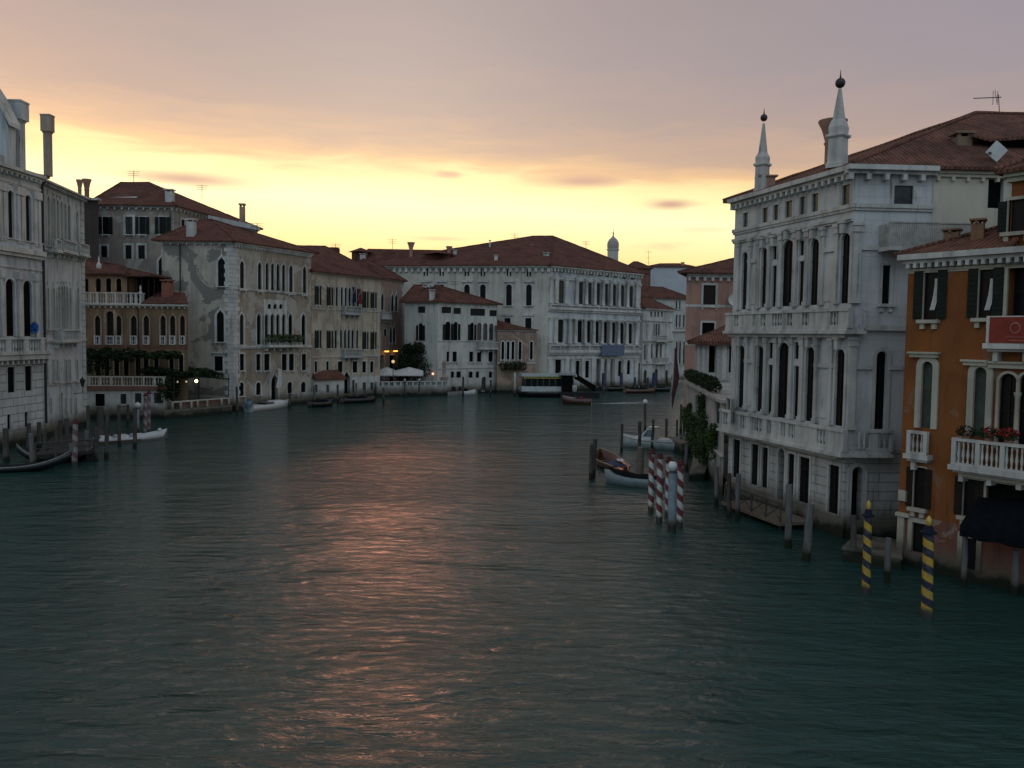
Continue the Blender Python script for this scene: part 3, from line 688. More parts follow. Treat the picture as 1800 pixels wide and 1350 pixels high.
win(R0, OFu, 1723, 645, 768, 23, 'arch', .26, .10, 0, None, .35, pane=simple('green_blind', (.04, .055, .045), .7), fmat=CR)
for px in (1771, 1806, 1842): win(R0, OFu, px, 656, 790, 32, 'arch', .10, .08, 0, None, .4, fmat=CR, cross=1)
for px in (1789, 1824): column(R0, OFu, px, 690, 785, .10, .0, CR)
win(R0, OFu, 1616, 821, 893, 21, 'rect', .05, .04, .25, SHUTB, .3, fmat=CR, shw=.30)
win(R0, OFu, 1704, 838, 908, 22, 'rect', .05, .04, .25, SHUTB, .3, fmat=CR, shw=.34)
for u in (9.2, 11.4):
    for za, zc, st_ in ((11.6, 13.9, 'rect'), (6.9, 10.0, 'arch'), (3.4, 5.2, 'rect')): winu(R0, OFu, u-.4, u+.4, za, zc, st_, .1, .05, .25, SHUT if st_ == 'rect' else None, .3, fmat=CR, shw=.35)
win(R0, OFg, 1616, 919, 972, 26, 'rect', .2, .06, 0, None, .3, fmat=CR)
win(R0, OFg, 1704, 945, 1001, 26, 'rect', .2, .06, 0, None, .3, fmat=CR)
win(R0, OFu, 1772, 846, 902, 78, 'rect', .1, .05, 0, None, .5, pane=DARK, fmat=CR, name='water_gate')
build_wall('wall', ORANGE, R0, [OFu], extra=sides(OF, 10, 'lb'))
build_wall('ground_floor_wall', BRICK, R0, [OFg])
course(R0, OFu, ZO-.42, .42, .55, STONE, 'cornice', mod=.34, ms=.16, u1=OFu.u(1850, 440), e=.25); course(R0, OFu, ZO-.85, .2, .08, CR, 'string_course')
for a, b, yy, h in ((1603, 1651, 622, .16), (1697, 1740, 636, .16), (1741, 1850, 640, .2)):
    mb = MB(); z = OFu.z((a+b)/2, yy); mb.fb(OFu, OFu.u(a, yy), OFu.u(b, yy), z-h, z, -.01, .22); mb.fb(OFu, OFu.u(a, yy)-.08, OFu.u(b, yy)+.08, z+.002, z+.09, -.01, .32); mb.build('hood', CR, R0)
# quoin pilaster on the waterside corner
u = OF.u(1583, 940); mb = MB(); mb.fb(OF, .02, .34, .3, zg-.12, -.02, .12); mb.fb(OF, -.05, .62, zg-.118, zg+.05, -.02, .22); mb.fb(OF, .0, .45, zg+.6, zg+1.1, -.02, .1); mb.build('corner_pilaster', CR, R0)
# small balcony under the left arched window, long flowered balcony to the right
zf = OFu.z(1618, 798); balcony(R0, OFu, OFu.u(1601, 780), OFu.u(1637, 780), zf, OFu.z(1618, 757)-zf, .38, gap=.2)
zf = OFu.z(1700, 815); zh = OFu.z(1700, 768)-zf
bu = OFu.u(1690, 790); bl = balcony(R0, OFu, bu, OFu.u(1880, 810), zf, zh, .85, gap=.2, posts=[bu+i*1.02 for i in range(5)])
course(R0, OFu, zf-.62, .25, .5, CR, 'string_course', u0=bu+.3)
zf2 = OFu.z(1775, 604); bu2 = OFu.u(1748, 590); b2 = balcony(R0, OFu, bu2, OFu.u(1880, 590), zf2, OFu.z(1775, 556)-zf2, .7, gap=.3)
mb = MB(); a, b = OFu.u(1755, 580), OFu.u(1870, 580); zt = OFu.z(1780, 558); zl = OFu.z(1780, 603)
rows = []
for k in range(5):
    rows.append([OFu.pt(a+(b-a)*j/10, zt+(zl-zt)*k/4, .76+.02*math.sin(j*1.3+k*.5)) for j in range(11)])
mb.grid(rows); ban = tag(mb.build('banner', simple('faded_red_cloth', (.20, .04, .03), .9, .1, .12), None, OFu.pt(a, zl, .76)), 'faded red banner hanging from the top balcony of the orange house', 'banner')
mb = MB()                                          # faint pale mark and lines printed on the banner
uu = a+1.05; zz = zt-.45; ring = [(uu+.22*math.cos(t*math.pi/9), zz+.24*math.sin(t*math.pi/9)) for t in range(19)]
for (x1, y1), (x2, y2) in zip(ring, ring[1:]): mb.face([OFu.pt(x1, y1, .80), OFu.pt(x2, y2, .80), OFu.pt(uu+(x2-uu)*.72, zz+(y2-zz)*.72, .80), OFu.pt(uu+(x1-uu)*.72, zz+(y1-zz)*.72, .80)])
mb.fb(OFu, uu-.35, uu+1.0, zt-.84, zt-.81, .79, .80); mb.fb(OFu, uu-.25, uu+.9, zt-1.0, zt-.95, .79, .80)
mb.build('printed_mark', simple('faded_print', (.28, .10, .085), .9), ban)
# flower pots
def planter(px, py, red, label):
    u = OFu.u(px, py); p = OFu.pt(u, zf+zh+.0, .72); r_ = thing('flower_pot', label, 'flower pot', p, 'flower pots on the long balcony')
    mb = MB(); mb.lathe(p, [(.14, .0), (.2, .24), (.22, .26)], 10); mb.build('pot', TERRA, r_)
    mb = MB(); mb.leaves(p+V((0, 0, .32)), (.42, .42, .25), 170, .07); mb.build('foliage', LEAF, r_)
    if red:
        mb = MB(); mb.leaves(p+V((0, 0, .42)), (.36, .40, .22), red, .055); mb.build('flowers', simple('geranium_red', (.30, .008, .012), .6), r_)
planter(1713, 770, 0, 'dark leafy pot without flowers on the long balcony of the orange house')
planter(1752, 778, 60, 'pot with a few red flowers between the leafy pot and the full red geranium')
planter(1787, 784, 190, 'full red geranium in a pot on the long balcony of the orange house')
# awning over the water gate
mb = MB(); a, b = OFu.u(1722, 860), OFu.u(1870, 900); z1_ = OFu.z(1770, 880); z0_ = OFu.z(1770, 945)
top = [OFu.pt(a+(b-a)*j/8, z1_, .05) for j in range(9)]; lip = [OFu.pt(a+(b-a)*j/8, z0_+.5, 1.5+.03*math.sin(j)) for j in range(9)]; low = [OFu.pt(a+(b-a)*j/8, z0_+.05*math.sin(j*2.1), 1.52+.03*math.sin(j)) for j in range(9)]
mb.grid([top, lip, low]); tag(mb.build('awning', DBLUE, None, OFu.pt(a, z1_, 0)), 'dark blue canvas awning over the water gate of the orange house', 'awning')
# lower roof, attic block
ua = OF.u(1765, 400); blk = OF.sub(ZO-.3, zat(OF.pt(ua, 0, -.5), 300), -.5, ua, OF.L)
win(R0, blk, 1790, 350, 407, 36, 'rect', .12, .05, .2, SHUT, .3, fmat=CR, shw=.35)
build_wall('attic_wall', ORANGE, R0, [blk], extra=sides(blk, 9, 'lb'))
course(R0, blk, blk.z1-.5, .5, .35, CR, 'cornice', e=.2)
A = OF.pt(0, 0); Bq = OF.pt(ua, 0); Cq = OF.pt(ua, 0, -6); Dq = OF.pt(0, 0, -6)
e1 = OF.pt(ua-.1, zat(OF.pt(ua, 0, -3), 388), -3.2); rr0 = roof(R0, A, Bq, Cq, Dq, ZO+.02, e1-dirn*1.0, e1, .45, TILE2)
roof(R0, blk.pt(0, 0), blk.pt(blk.L, 0), blk.pt(blk.L, 0, -9), blk.pt(0, 0, -9), blk.z1+.01, blk.pt(2.5, blk.z1+2, -4.5), blk.pt(blk.L-2.5, blk.z1+2, -4.5), .5, TILE2)
BR = plaster('orange_brown_brick', (.30, .17, .10), (.23, .13, .08), wet=0, rust=(.25, .08, .012, .4))
q = OF.pt(OF.u(1640, 420), 0, -1.6); chimney(rr0, q, .62, ZO, zat(q, 403), 'box', BR, rz=.98)
q = OF.pt(OF.u(1692, 410), 0, -1.3); chimney(rr0, q, .50, ZO, zat(q, 385), 'box', BR, rz=.98)

# ---- terracotta building behind the loggia
T0, T1 = yp(1203, 640, 97), yp(1330, 640, 97.5); zt4 = zat(T0, 484)
R4 = thing('terracotta_house', 'plain terracotta building with white window frames behind the small loggia', 'house', (T0.x, T0.y, 0), 'palaces and houses along the right bank')
TF = Face(T0, T1, 0, zt4)
win(R4, TF, 1247, 501, 538, 22, 'rect', .2, .06, .2, None, .3, fmat=STONE, pane=SHUTB); win(R4, TF, 1244.5, 567, 605, 22, 'rect', .2, .06, .2, None, .3, fmat=STONE, pane=DARK)
build_wall('wall', TERRA, R4, [TF], extra=sides(TF, 14, 'lb', .42))
course(R4, TF, zt4-.2, .5, .5, STONE, 'cornice', mod=.9, ms=.3); course(R4, TF, TF.z(1230, 540), .3, .06, STONE); course(R4, TF, TF.z(1230, 607), .3, .06, STONE)
A, Bq, C, D = back_quad(TF, 14); D = D+TF.t*5.9; roof(R4, A, Bq, C, D, zt4+.32, yp(1296, 453, 104), yp(1340, 452, 104), .8)
mb = MB(); u, z = TF.uz(1287, 527); rows = [[TF.pt(u+r_*math.cos(t*math.pi/10), z+r_*math.sin(t*math.pi/10), .6+.35*r_*r_) for t in range(20)] for r_ in (.02, .25, .45, .68)]
mb.grid(rows, True, True); mb.tube([TF.pt(u, z, .6), TF.pt(u, z-.3, 0)], .04, 5); tag(mb.build('satellite_dish', CANVAS, None, TF.pt(u, z, 0)), 'pale round satellite dish on the terracotta building', 'satellite dish')

# ---- low white house with loggia, hedge terrace
L0 = gp(1203, 786); Lf = Face(L0, V((pf.x-.25, pf.y+.3, 0)), 0, 6.2)
R3 = thing('loggia_house', 'low white waterside house with a tiled loggia and hedged terrace beside the white palace', 'house', (L0.x, L0.y, 0), 'palaces and houses along the right bank')
for px, yt, yb, w in ((1224, 694, 738, 5), (1232, 695, 741, 5), (1262, 697, 746, 9), (1281, 700, 742, 7), (1258, 796, 822, 3), (1268, 800, 832, 3)): win(R3, Lf, px, yt, yb, w, 'rect', .1, .05, 0, None, .3)
fr = Face(L0+V((-.01, 0, 0)), L0+V((12, 1.0, 0)), 0, 6.2)
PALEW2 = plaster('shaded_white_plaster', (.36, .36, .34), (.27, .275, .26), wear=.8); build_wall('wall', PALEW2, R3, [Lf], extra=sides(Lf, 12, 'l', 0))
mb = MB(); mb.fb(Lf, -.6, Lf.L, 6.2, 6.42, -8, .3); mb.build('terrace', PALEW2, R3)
mb = MB(); mb.fb(Lf, 0, Lf.L, 2.6, 2.75, -.01, .2); mb.build('string_course', STONE, R3)
y3 = 80.5; P0, P1 = yp(1221, 655, y3), yp(1291, 655, y3); pav = Face(P0, P1, 6.5, zat(P0, 600))
for px, w in ((1252, 13), (1285, 8)): win(R3, pav, px, 608, 655, w, 'rect', .06, .05, 0, None, .6, pane=DARK, name='opening')
build_wall('loggia_wall', plaster('loggia_white', (.45, .44, .41), (.36, .355, .33)), R3, [pav], extra=sides(pav, 6, 'lb', .35))
for px, w in ((1227, 4), (1236, 4), (1244, 3), (1262, 3), (1273, 8)):
    u = pav.u(px, 630); mb = MB(); wd = w*y3/F
    mb.grid([[pav.pt(u-wd/2+wd*j/8, z, .08+.04*math.sin(j*1.9)) for j in range(9)] for z in (6.6, pav.z1-.1)]); mb.build('curtain', CANVAS, R3)
A, Bq, C, D = back_quad(pav, 7); D = D+pav.t*2.5; roof(R3, A, Bq, C, D, pav.z1, yp(1282, 571, y3+3.4), yp(1300, 566, y3+3.4), .6, TILE2, .3)
mb = MB(); hz = 6.55
for u0_, u1_ in ((.2, 10.5), (11, 19)):
    u = u0_
    while u < u1_: mb.leaves(Lf.pt(u, hz+.48+.12*math.sin(u*2.3), -.25), (.55, .5, .5), 170, .095); u += .62
tag(mb.build('hedge', LEAF, None, Lf.pt(0, 6.5, -.1)), 'clipped dark hedge on the terrace edge in front of the loggia', 'hedge')
mb = MB()
rg = random.Random(5)
for k in range(95):
    u = rg.uniform(4, 23.5); z = 3.4+rg.gauss(0, .55)-.9*abs(math.sin(u*.55))*rg.random()-1.2*(10 < u < 18)*rg.random(); r_ = rg.uniform(.3, .75)
    mb.leaves(Lf.pt(u, z, .15+rg.random()*.35), (r_*.7, r_*1.1, r_), 130, .10)
for k in range(10): mb.leaves(Lf.pt(15+rg.uniform(-.3, .3), 4.0+.22*k, .3), (.32, .4, .35), 110, .09)
ivy = mb.build('ivy', LEAF2, None, Lf.pt(14, .3, .2)); tag(ivy, 'dark green creeper hanging on the wall of the low white loggia house', 'climbing plant')
# furled flag hanging off the loggia house
mb = MB(); Y = 90; mb.tube([yp(1187, 600, Y), yp(1180, 716, Y)], .06, 6)
fl = thing('flag_pole', 'slim pole with a furled dark red flag before the far white palaces', 'flagpole', yp(1180, 716, Y)); mb.build('pole', OFFWH, fl)
mb = MB(); prof = [(1187, 612, 1.5), (1188, 640, 3), (1189, 660, 5), (1187, 676, 5), (1184, 690, 3.5), (1182, 705, 2), (1181, 716, .6)]
mb.grid([[yp(x+w_*math.cos(t*math.pi/5), y, Y)+V((0, .4*math.sin(t*math.pi/5)*(1+.3*math.sin(3*t)), 0)) for t in range(10)] for x, y, w_ in prof], True, True); mb.build('flag', simple('dark_red_cloth', (.07, .032, .036), .9, .1), fl)
# stone landing under the loggia house, timber landing stage under the palace
a = gp(1204, 776, .9); mb = MB(); mb.box((a.x-.2, a.y, -.6), 1.5, 5, 1.5, .06); mb.box((a.x-.2, a.y, .9), 1.8, 5.3, .15, .06); tag(mb.build('stone_landing', STONE, None, V((a.x, a.y, 0))), 'pale stone landing at the far corner of the loggia house', 'landing')
mb = MB(); q = [gp(x, y, .3) for x, y in ((1211, 838), (1238, 838), (1247, 815), (1220, 792))]; mb.hexa([v+V((0, 0, -1)) for v in q]+[v+V((.4*(i > 1), 0, .2+1.3*(i > 1))) for i, v in enumerate(q)]); tag(mb.build('stone_ramp', OFFWH, None, V((q[0].x, q[0].y, 0))), 'sloping pale stone ramp under the creeper of the loggia house', 'ramp')
dk = RF.pt(RF.u(1330, 880), 0, .9); D0 = thing('landing_stage', 'timber landing stage with cross-braced railing under the white palace', 'landing stage', dk)
ud0, ud1 = RF.uz(1270, 898, 2.3)[0], RF.uz(1373, 903, 2.3)[0]; dz = zat(RF.pt((ud0+ud1)/2, 0, 2.4), 899); mb = MB(); mb.fb(RF, ud0, ud1, dz-.18, dz, .25, 2.4); mb.build('deck', PLANK, D0)
mb = MB()
for u in (ud0+.2, (ud0+ud1)/2, ud1-.2):
    for d_ in (.5, 2.2): mb.tube([RF.pt(u, -1.2, d_), RF.pt(u, dz-.19, d_)], .11, 7)
mb.build('piles', WOOD, D0)
mb = MB(); n_ = 4; st = (ud1-ud0-.2)/n_
for i in range(n_):
    a, b = ud0+.1+st*i, ud0+.1+st*(i+1)
    mb.fb(RF, a, a+.09, dz+.004, dz+1.0, 2.2, 2.29); mb.tube([RF.pt(a+.1, dz+.1, 2.245), RF.pt(b, dz+.9, 2.245)], .035, 5); mb.tube([RF.pt(a+.1, dz+.9, 2.245), RF.pt(b, dz+.1, 2.245)], .035, 5)
mb.fb(RF, ud0+.1, ud1-.1, dz+1.0, dz+1.08, 2.18, 2.31); mb.fb(RF, ud1-.18, ud1-.09, dz+.004, dz+1.0, 2.2, 2.29)
mb.build('railing', WOOD, D0)
a = gp(1535, 968, .5); mb = MB(); q = [gp(x, y, .55) for x, y in ((1482, 966), (1584, 984), (1580, 954), (1505, 944))]; mb.hexa([v+V((0, 0, -1.5)) for v in q]+q); c_ = sum(q, V((0, 0, 0)))/4; q2 = [c_+(v-c_)*1.04+V((0, 0, .003)) for v in q]; mb.hexa(q2+[v+V((0, 0, .13)) for v in q2]); tag(mb.build('stone_landing', STONE, None, V((a.x, a.y, 0))), 'low stone landing between the white palace and the orange house', 'landing')

# ================================================================== left bank, near to far
GL = 'palaces and houses along the left bank'
# ---- classical palace at the left edge
A1 = face_px(0, 790, 285, 70, 310)
Q0 = A1.p0-A1.t*9; F1_ = Face(Q0, A1.p1, 0, A1.z1); off = 9.0
L1 = thing('classical_palace', 'white classical palace with balustrades and tall arched windows, cut by the left edge', 'palace', (A1.p0.x, A1.p0.y, 0), GL)
zq = F1_.z(35, 630)
G1, U1 = F1_.sub(0, zq), F1_.sub(zq, F1_.z1)
sp_ = F1_.u(47.5, 380)-F1_.u(17, 380)
def rowwin(face, px, yt, yb, w, st, k=2, **kw):
    ym = (yt+yb)/2; u0, u1 = face.u(px-w/2, ym), face.u(px+w/2, ym); z1, z0 = face.z(px, yt), face.z(px, yb)
    for i in range(-k, 2): winu(L1, face, u0+i*sp_, u1+i*sp_, z0, z1, st, **kw)
rowwin(U1, 17, 335, 422, 10.5, 'arch', frame=.3, fd=.15, dep=.22, fmat=STONE, cross=1)
rowwin(U1, 16, 490, 591, 16, 'arch', frame=.22, fd=.14, dep=.2, fmat=STONE, pane=DARK)
rowwin(G1, 19, 645, 690, 13, 'rect', frame=.1, fd=.05, dep=.2, pane=DARK, fmat=STONE)
rowwin(G1, 15.5, 728, 756, 7, 'rect', frame=.06, fd=.04, dep=.3, pane=DARK, fmat=STONE)
build_wall('wall', LWHITE, L1, [U1], extra=sides(F1_, 14, 'rb')); build_wall('ground_floor_wall', LRUST, L1, [G1])
course(L1, U1, F1_.z1-.5, .5, .7, STONE, 'cornice', mod=.7, ms=.2); course(L1, U1, F1_.z1-1.5, .3, .15, STONE)
zc = F1_.z(70, 457); course(L1, U1, zc, .75, .55, STONE, 'cornice'); course(L1, U1, zc-1.1, .2, .12, STONE)
zb_ = F1_.z(70, 616)
mb = MB(); mb.fb(F1_, 0, F1_.L, zq-.1, zb_-.3, -.02, .75); mb.fb(F1_, 0, F1_.L, zb_-.298, zb_, -.02, .9)
u = .3
while u < F1_.L: mb.fb(F1_, u, u+.22, zq-.5, zq-.102, -.02, .6); u += .75
bb = mb.build('balcony', STONE, L1); mb = MB(); zt = F1_.z(70, 593)
mb.fb(F1_, 0, F1_.L, zt-.16, zt, .42, .85); 
for i in range(-2, 2):
    c0 = F1_.u(16, 600)+i*sp_; mb.fb(F1_, c0+.9, c0+sp_-.9, zb_+.003, zt-.162, .5, .8)
    for k in (-.5, -.1, .3, .65): mb.lathe(F1_.pt(c0+k, zb_, .65), [(.09, 0), (.05, .15), (.13, .45), (.05, .9), (.09, zt-zb_-.17)], 7)
mb.build('balustrade', STONE, bb)
zs = F1_.z(60, 430); course(L1, U1, zs-.9, .9, .18, LWHITE, 'sill_course'); course(L1, U1, zs, .2, .3, STONE)
for i in range(-2, 2):
    for base, (yt, yb) in ((32.5, (330, 428)), (31.5, (478, 592))):
        u = F1_.u(base, (yt+yb)/2)+i*sp_; z1, z0 = F1_.z(base, yt), F1_.z(base, yb)
        for dd in (-.28, .28) if yt < 400 else (0,):
            mb = MB(); mb.fb(F1_, u+dd-.2, u+dd+.2, z0, z1-.7, -.02, .28); mb.fb(F1_, u+dd-.3, u+dd+.3, z1-.69, z1, -.02, .38); mb.build('pilaster', STONE, L1)
pipe(L1, F1_, 71.5, 318, 745, .12)
# tarpaulin in the arched window
mb = MB(); u, z = F1_.uz(57, 578); mb.leaves(F1_.pt(u-.2, z+.1, .3), (.32, .3, .5), 220, .13); tag(mb.build('blue_tarpaulin', simple('bright_blue_tarp', (.02, .12, .38), .6, .3), None, F1_.pt(u, z, .5)), 'crumpled bright blue tarpaulin on the balcony of the classical palace', 'tarpaulin')
A, Bq, C, D = back_quad(F1_, 16); r1 = roof(L1, A, Bq, C, D, F1_.z1+.02, F1_.pt(4, F1_.z1+1.5, -8), F1_.pt(F1_.L-4, F1_.z1+1.5, -8), .6)
def chim_px(B, x, yb, yt, w, Y, kind, mat=None):
    p = yp(x, (yb+yt)/2, Y); return chimney(B, p, w*Y/F, zat(p, yb), zat(p, yt), kind, mat)
chim_px(r1, 31, 300, 178, 17, 80, 'capbox', LWHITE); chim_px(r1, 84, 310, 202, 10.5, 86, 'capbox', plaster('pale_chimney_plaster', (.36, .29, .24), (.27, .22, .19), wet=0))
# roof gable wall with an oval opening
gy = 77.0; mb = MB(); pts = [yp(-102, 290, gy), yp(14, 290, gy), yp(14, 222, gy), yp(-6, 170, gy), yp(-44, 112, gy), yp(-82, 168, gy), yp(-102, 220, gy)]
bk = [p+V((0, 1.2, 0)) for p in pts]; mb.face(pts[:]); mb.face(bk[::-1])
for i in range(7): mb.face([pts[i], bk[i], bk[(i+1) % 7], pts[(i+1) % 7]])
gb = mb.build('gable', LWHITE, L1); mb = MB()
for a, b in ((pts[2]+V((.35, 0, 0)), pts[3]), (pts[3], pts[4]), (pts[4], pts[5]), (pts[5], pts[6]-V((.35, 0, 0)))): mb.hexa([a+V((0, -.4, 0)), b+V((0, -.4, 0)), b+V((0, 1.4, 0)), a+V((0, 1.4, 0)), a+V((0, -.4, .35)), b+V((0, -.4, .35)), b+V((0, 1.4, .35)), a+V((0, 1.4, .35))])
mb.build('cornice', STONE, gb)
mb = MB(); mb.fb(F1_, off-.2, off+2, F1_.z1+.01, F1_.z1+.9, -3, -.3); mb.build('parapet', LWHITE, L1)

# ---- white gothic palace
B2 = face_px(74, 771, 313, 146, 348)
L2 = thing('gothic_palace', 'pale narrow-looking gothic palace seen edge-on behind the dark mooring piles on the left', 'palace', (B2.p0.x, B2.p0.y, 0), GL)
for px in (93, 99.5, 106, 112.5, 119): win(L2, B2, px, 345+ (px-93)*.45, 432+(px-93)*.1, 4.6, 'gothic', frame=.10, fd=.16, dep=.5)
for px, yt in ((83.5, 342), (134, 368)): win(L2, B2, px, yt, 432, 4.5, 'gothic', frame=.16, fd=.12, dep=.4, sill=.4)
for px in (101.5, 106.7, 111, 115.6): win(L2, B2, px, 500, 578, 3.6, 'gothic', frame=.10, fd=.16, dep=.5)
for px in (83, 93, 122.3, 135.6): win(L2, B2, px, 503, 578, 3.4, 'gothic', frame=.14, fd=.12, dep=.4, sill=.3)
for px in (82, 93.4, 100, 115.6, 122, 135): win(L2, B2, px, 633, 670, 2.8, 'rect', frame=.12, fd=.08, dep=.4, sill=.25)
win(L2, B2, 107.5, 690, 748, 4, 'arch', frame=.2, fd=.1, dep=.5, pane=DARK, name='door')
for px in (89, 115, 124, 133): win(L2, B2, px, 700, 728, 2.4, 'rect', frame=.08, fd=.06)
build_wall('wall', LWHITE, L2, [B2], extra=sides(B2, 14))
course(L2, B2, B2.z1-.3, .3, .7, STONE, 'cornice', mod=.6, ms=.14); course(L2, B2, B2.z(105, 447), .25, .2, STONE); course(L2, B2, B2.z(105, 602), .35, .22, STONE); course(L2, B2, B2.z(105, 676), .2, .15, STONE)
for a, b, y in ((82, 92, 440), (95, 120, 442), (125, 142, 447), (93, 127, 598)): 
    zf = B2.z((a+b)/2, y); balcony(L2, B2, B2.u(a, y), B2.u(b, y), zf, 1.1, .9, STONE, .3)
mb = MB(); mb.fb(B2, .0, .9, 0, B2.z1-.4, -.02, .08); mb.fb(B2, B2.L-.9, B2.L+.05, 0, B2.z1-.4, -.02, .08); mb.build('quoins', LRUST, L2)
A, Bq, C, D = back_quad(B2, 14); r2 = roof(L2, A, Bq, C, D, B2.z1+.02, B2.pt(4, B2.z1+1.2, -7), B2.pt(B2.L-3, B2.z1+1.0, -7), .6)
p = yp(140, 322, 97); chimney(r2, p, .45, zat(p, 350), zat(p, 316), 'flare', TERRA); p = yp(152.5, 323, 98); chimney(r2, p, .6, zat(p, 352), zat(p, 315), 'flare', TERRA)
# wall lantern on its bracket
u, z = B2.uz(129, 672); p = B2.pt(u, z, .9); wl = thing('wall_lantern', 'black lantern on an iron bracket of the pale gothic palace', 'lantern', p)
mb = MB(); mb.lathe(p, [(.12, -.45), (.3, .2), (.34, .25), (.05, .5), (.03, .62)], 6, smooth=False); mb.build('lamp_head', METAL, wl); mb = MB(); mb.tube([B2.pt(u, z-1.2, 0), B2.pt(u, z-1.1, .9), p+V((0, 0, -.45))], .04, 5); mb.build('bracket', METAL, wl)

# ---- dark timber-faced building and the tall grey house behind
ya = 117; Dk = Face(yp(143, 600, ya), yp(176, 600, ya), 0, zat(yp(143, 600, ya), 352))
LD = thing('dark_building', 'narrow dark brown building squeezed between the pale gothic palace and the tall grey house', 'building', Dk.p0, GL)
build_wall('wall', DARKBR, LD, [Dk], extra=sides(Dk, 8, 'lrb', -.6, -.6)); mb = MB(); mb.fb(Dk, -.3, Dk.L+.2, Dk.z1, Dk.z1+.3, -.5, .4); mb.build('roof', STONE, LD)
y4 = 122.0; c0 = yp(308, 600, y4); l0 = yp(166, 600, y4-.3); ze4 = zat(c0, 362); e4 = gp(452, 402, ze4)
T4, S4 = Face(l0, c0, 0, ze4), Face(c0, e4, 0, ze4)
L4 = thing('tall_grey_house', 'tall grey-beige house with shuttered windows and hipped tile roof behind the ochre house', 'house', (l0.x, l0.y, 0), GL)
for px, w, s_ in ((186, 12, 1), (227, 13, 0), (250.5, 12, 1), (286, 13, 1)):
    win(L4, T4, px, 381, 412, w, 'rect', .12 if s_ else .3, .05, .25, SHUT if s_ else None, .25, pane=GLASS if s_ else GLASSG, cross=0 if s_ else 1, fmat=STONE)
for px, w, yt, yb in ((183, 11, 432, 452), (226, 11, 431, 455), (249, 12, 431, 455)): win(L4, T4, px, yt, yb, w, 'rect', .28, .05, 0, None, .25, cross=1, fmat=STONE)
win(L4, T4, 284.5, 450, 502, 11, 'gothic', .3, .06, .3, None, .3, fmat=STONE)
for px, w, yt, yb in ((321.5, 6.5, 386, 406), (372, 7, 400, 416), (395, 7, 404, 419)): win(L4, S4, px, yt, yb, w, 'rect', .2, .05)
build_wall('wall', GREY, L4, [T4, S4]); course(L4, T4, ze4-.35, .35, .5, STONE, 'cornice', mod=1.0, ms=.22, e=.3); course(L4, S4, ze4-.35, .35, .5, STONE, 'cornice', mod=1.0, ms=.22)
r4 = roof(L4, l0, c0, e4, V((l0.x-6, e4.y, 0)), ze4+.02, yp(212, 321, 133), yp(262, 321, 135), .7)
pipe(L4, T4, 300, 372, 520); chim_px(r4, 298.5, 366, 333, 12, 123.5, 'box', OFFWH); chim_px(r4, 426, 402, 358, 8, 141, 'box', SALMON)
mb = MB(); q = [yp(x, y, 125) for x, y in ((158, 358), (240, 358), (240, 345), (158, 348))]; q2 = [p+V((0, 3, 0)) for p in q]; mb.hexa([q[0], q[1], q2[1], q2[0], q[3], q[2], q2[2], q2[3]]); mb.build('parapet', OFFWH, r4)
mb = MB(); q = [yp(x, y, 123.2) for x, y in ((226, 359), (302, 359))]; mb.face([q[0], q[1], yp(297, 332, 128), yp(272, 328, 128)]); mb.face([q[0], yp(272, 328, 128), yp(240, 345, 129)]); mb.face([q[1], yp(306, 345, 130), yp(297, 332, 128)]); mb.face([q[0], q[0]+V((0, 8, 0)), q[1]+V((0, 8, 0)), q[1]]); mb.build('roof', TILE, L4)

# ---- ochre house with terrace
y3a = 106.0; O0, O1 = yp(136, 650, y3a), yp(331, 650, y3a); zo = zat(O0, 533)
L3 = thing('ochre_house', 'ochre house with rooftop loggia, vine terrace and white waterside base on the left bank', 'house', (O0.x, O0.y, 0), GL)
O3 = Face(O0, O1, 0, zo); o3a, o3b = O3.sub(O3.z(200, 611), zo), O3.sub(0, O3.z(200, 611))
for px, w in ((144, 9), (172, 10), (209, 10), (235.5, 11), (257.5, 10), (287, 9.5), (303.8, 9.5), (321, 9)): win(L3, o3a, px, 552, 606, w, 'gothic', .16, .08, 0, None, .4, pane=SHUTB, fmat=PINKBR)
win(L3, o3a, 194, 547, 606, 13, 'arch', .35, .1, 0, None, .4, pane=SHUTB, fmat=SALMON)
for px, w in ((172, 9), (188, 9), (205, 9), (222, 9), (243, 9), (257, 9), (275, 8), (301.5, 8), (318.5, 8)): win(L3, o3b, px, 622, 660, w, 'arch', .12, .06, 0, None, .35, pane=DARK, fmat=CREAM)
build_wall('wall', OCHRE, L3, [o3a, o3b], extra=sides(O3, 10, 'lr', -.5, -.5))
course(L3, O3, zo-.3, .3, .35, TRIM, 'cornice', mod=.7, ms=.16); z_ = O3.z(200, 612); course(L3, O3, z_, .4, .07, REDBR)
for px, w in ((172, 10), (194, 14), (209, 9), (235.5, 11), (257.5, 10), (287, 9.5), (303.8, 9.5), (321, 9), (144, 9)):
    u0, u1 = O3.u(px-w/2-.8, 598), O3.u(px+w/2+.8, 598); mb = balustrade_mesh(O3, u0, u1, O3.z(px, 606), O3.z(px, 590), 0, .2, .24, posts=[u0, u1-.18]); mb.build('balustrade', STONE, L3)
pipe(L3, O3, 243.5, 540, 680, .06)
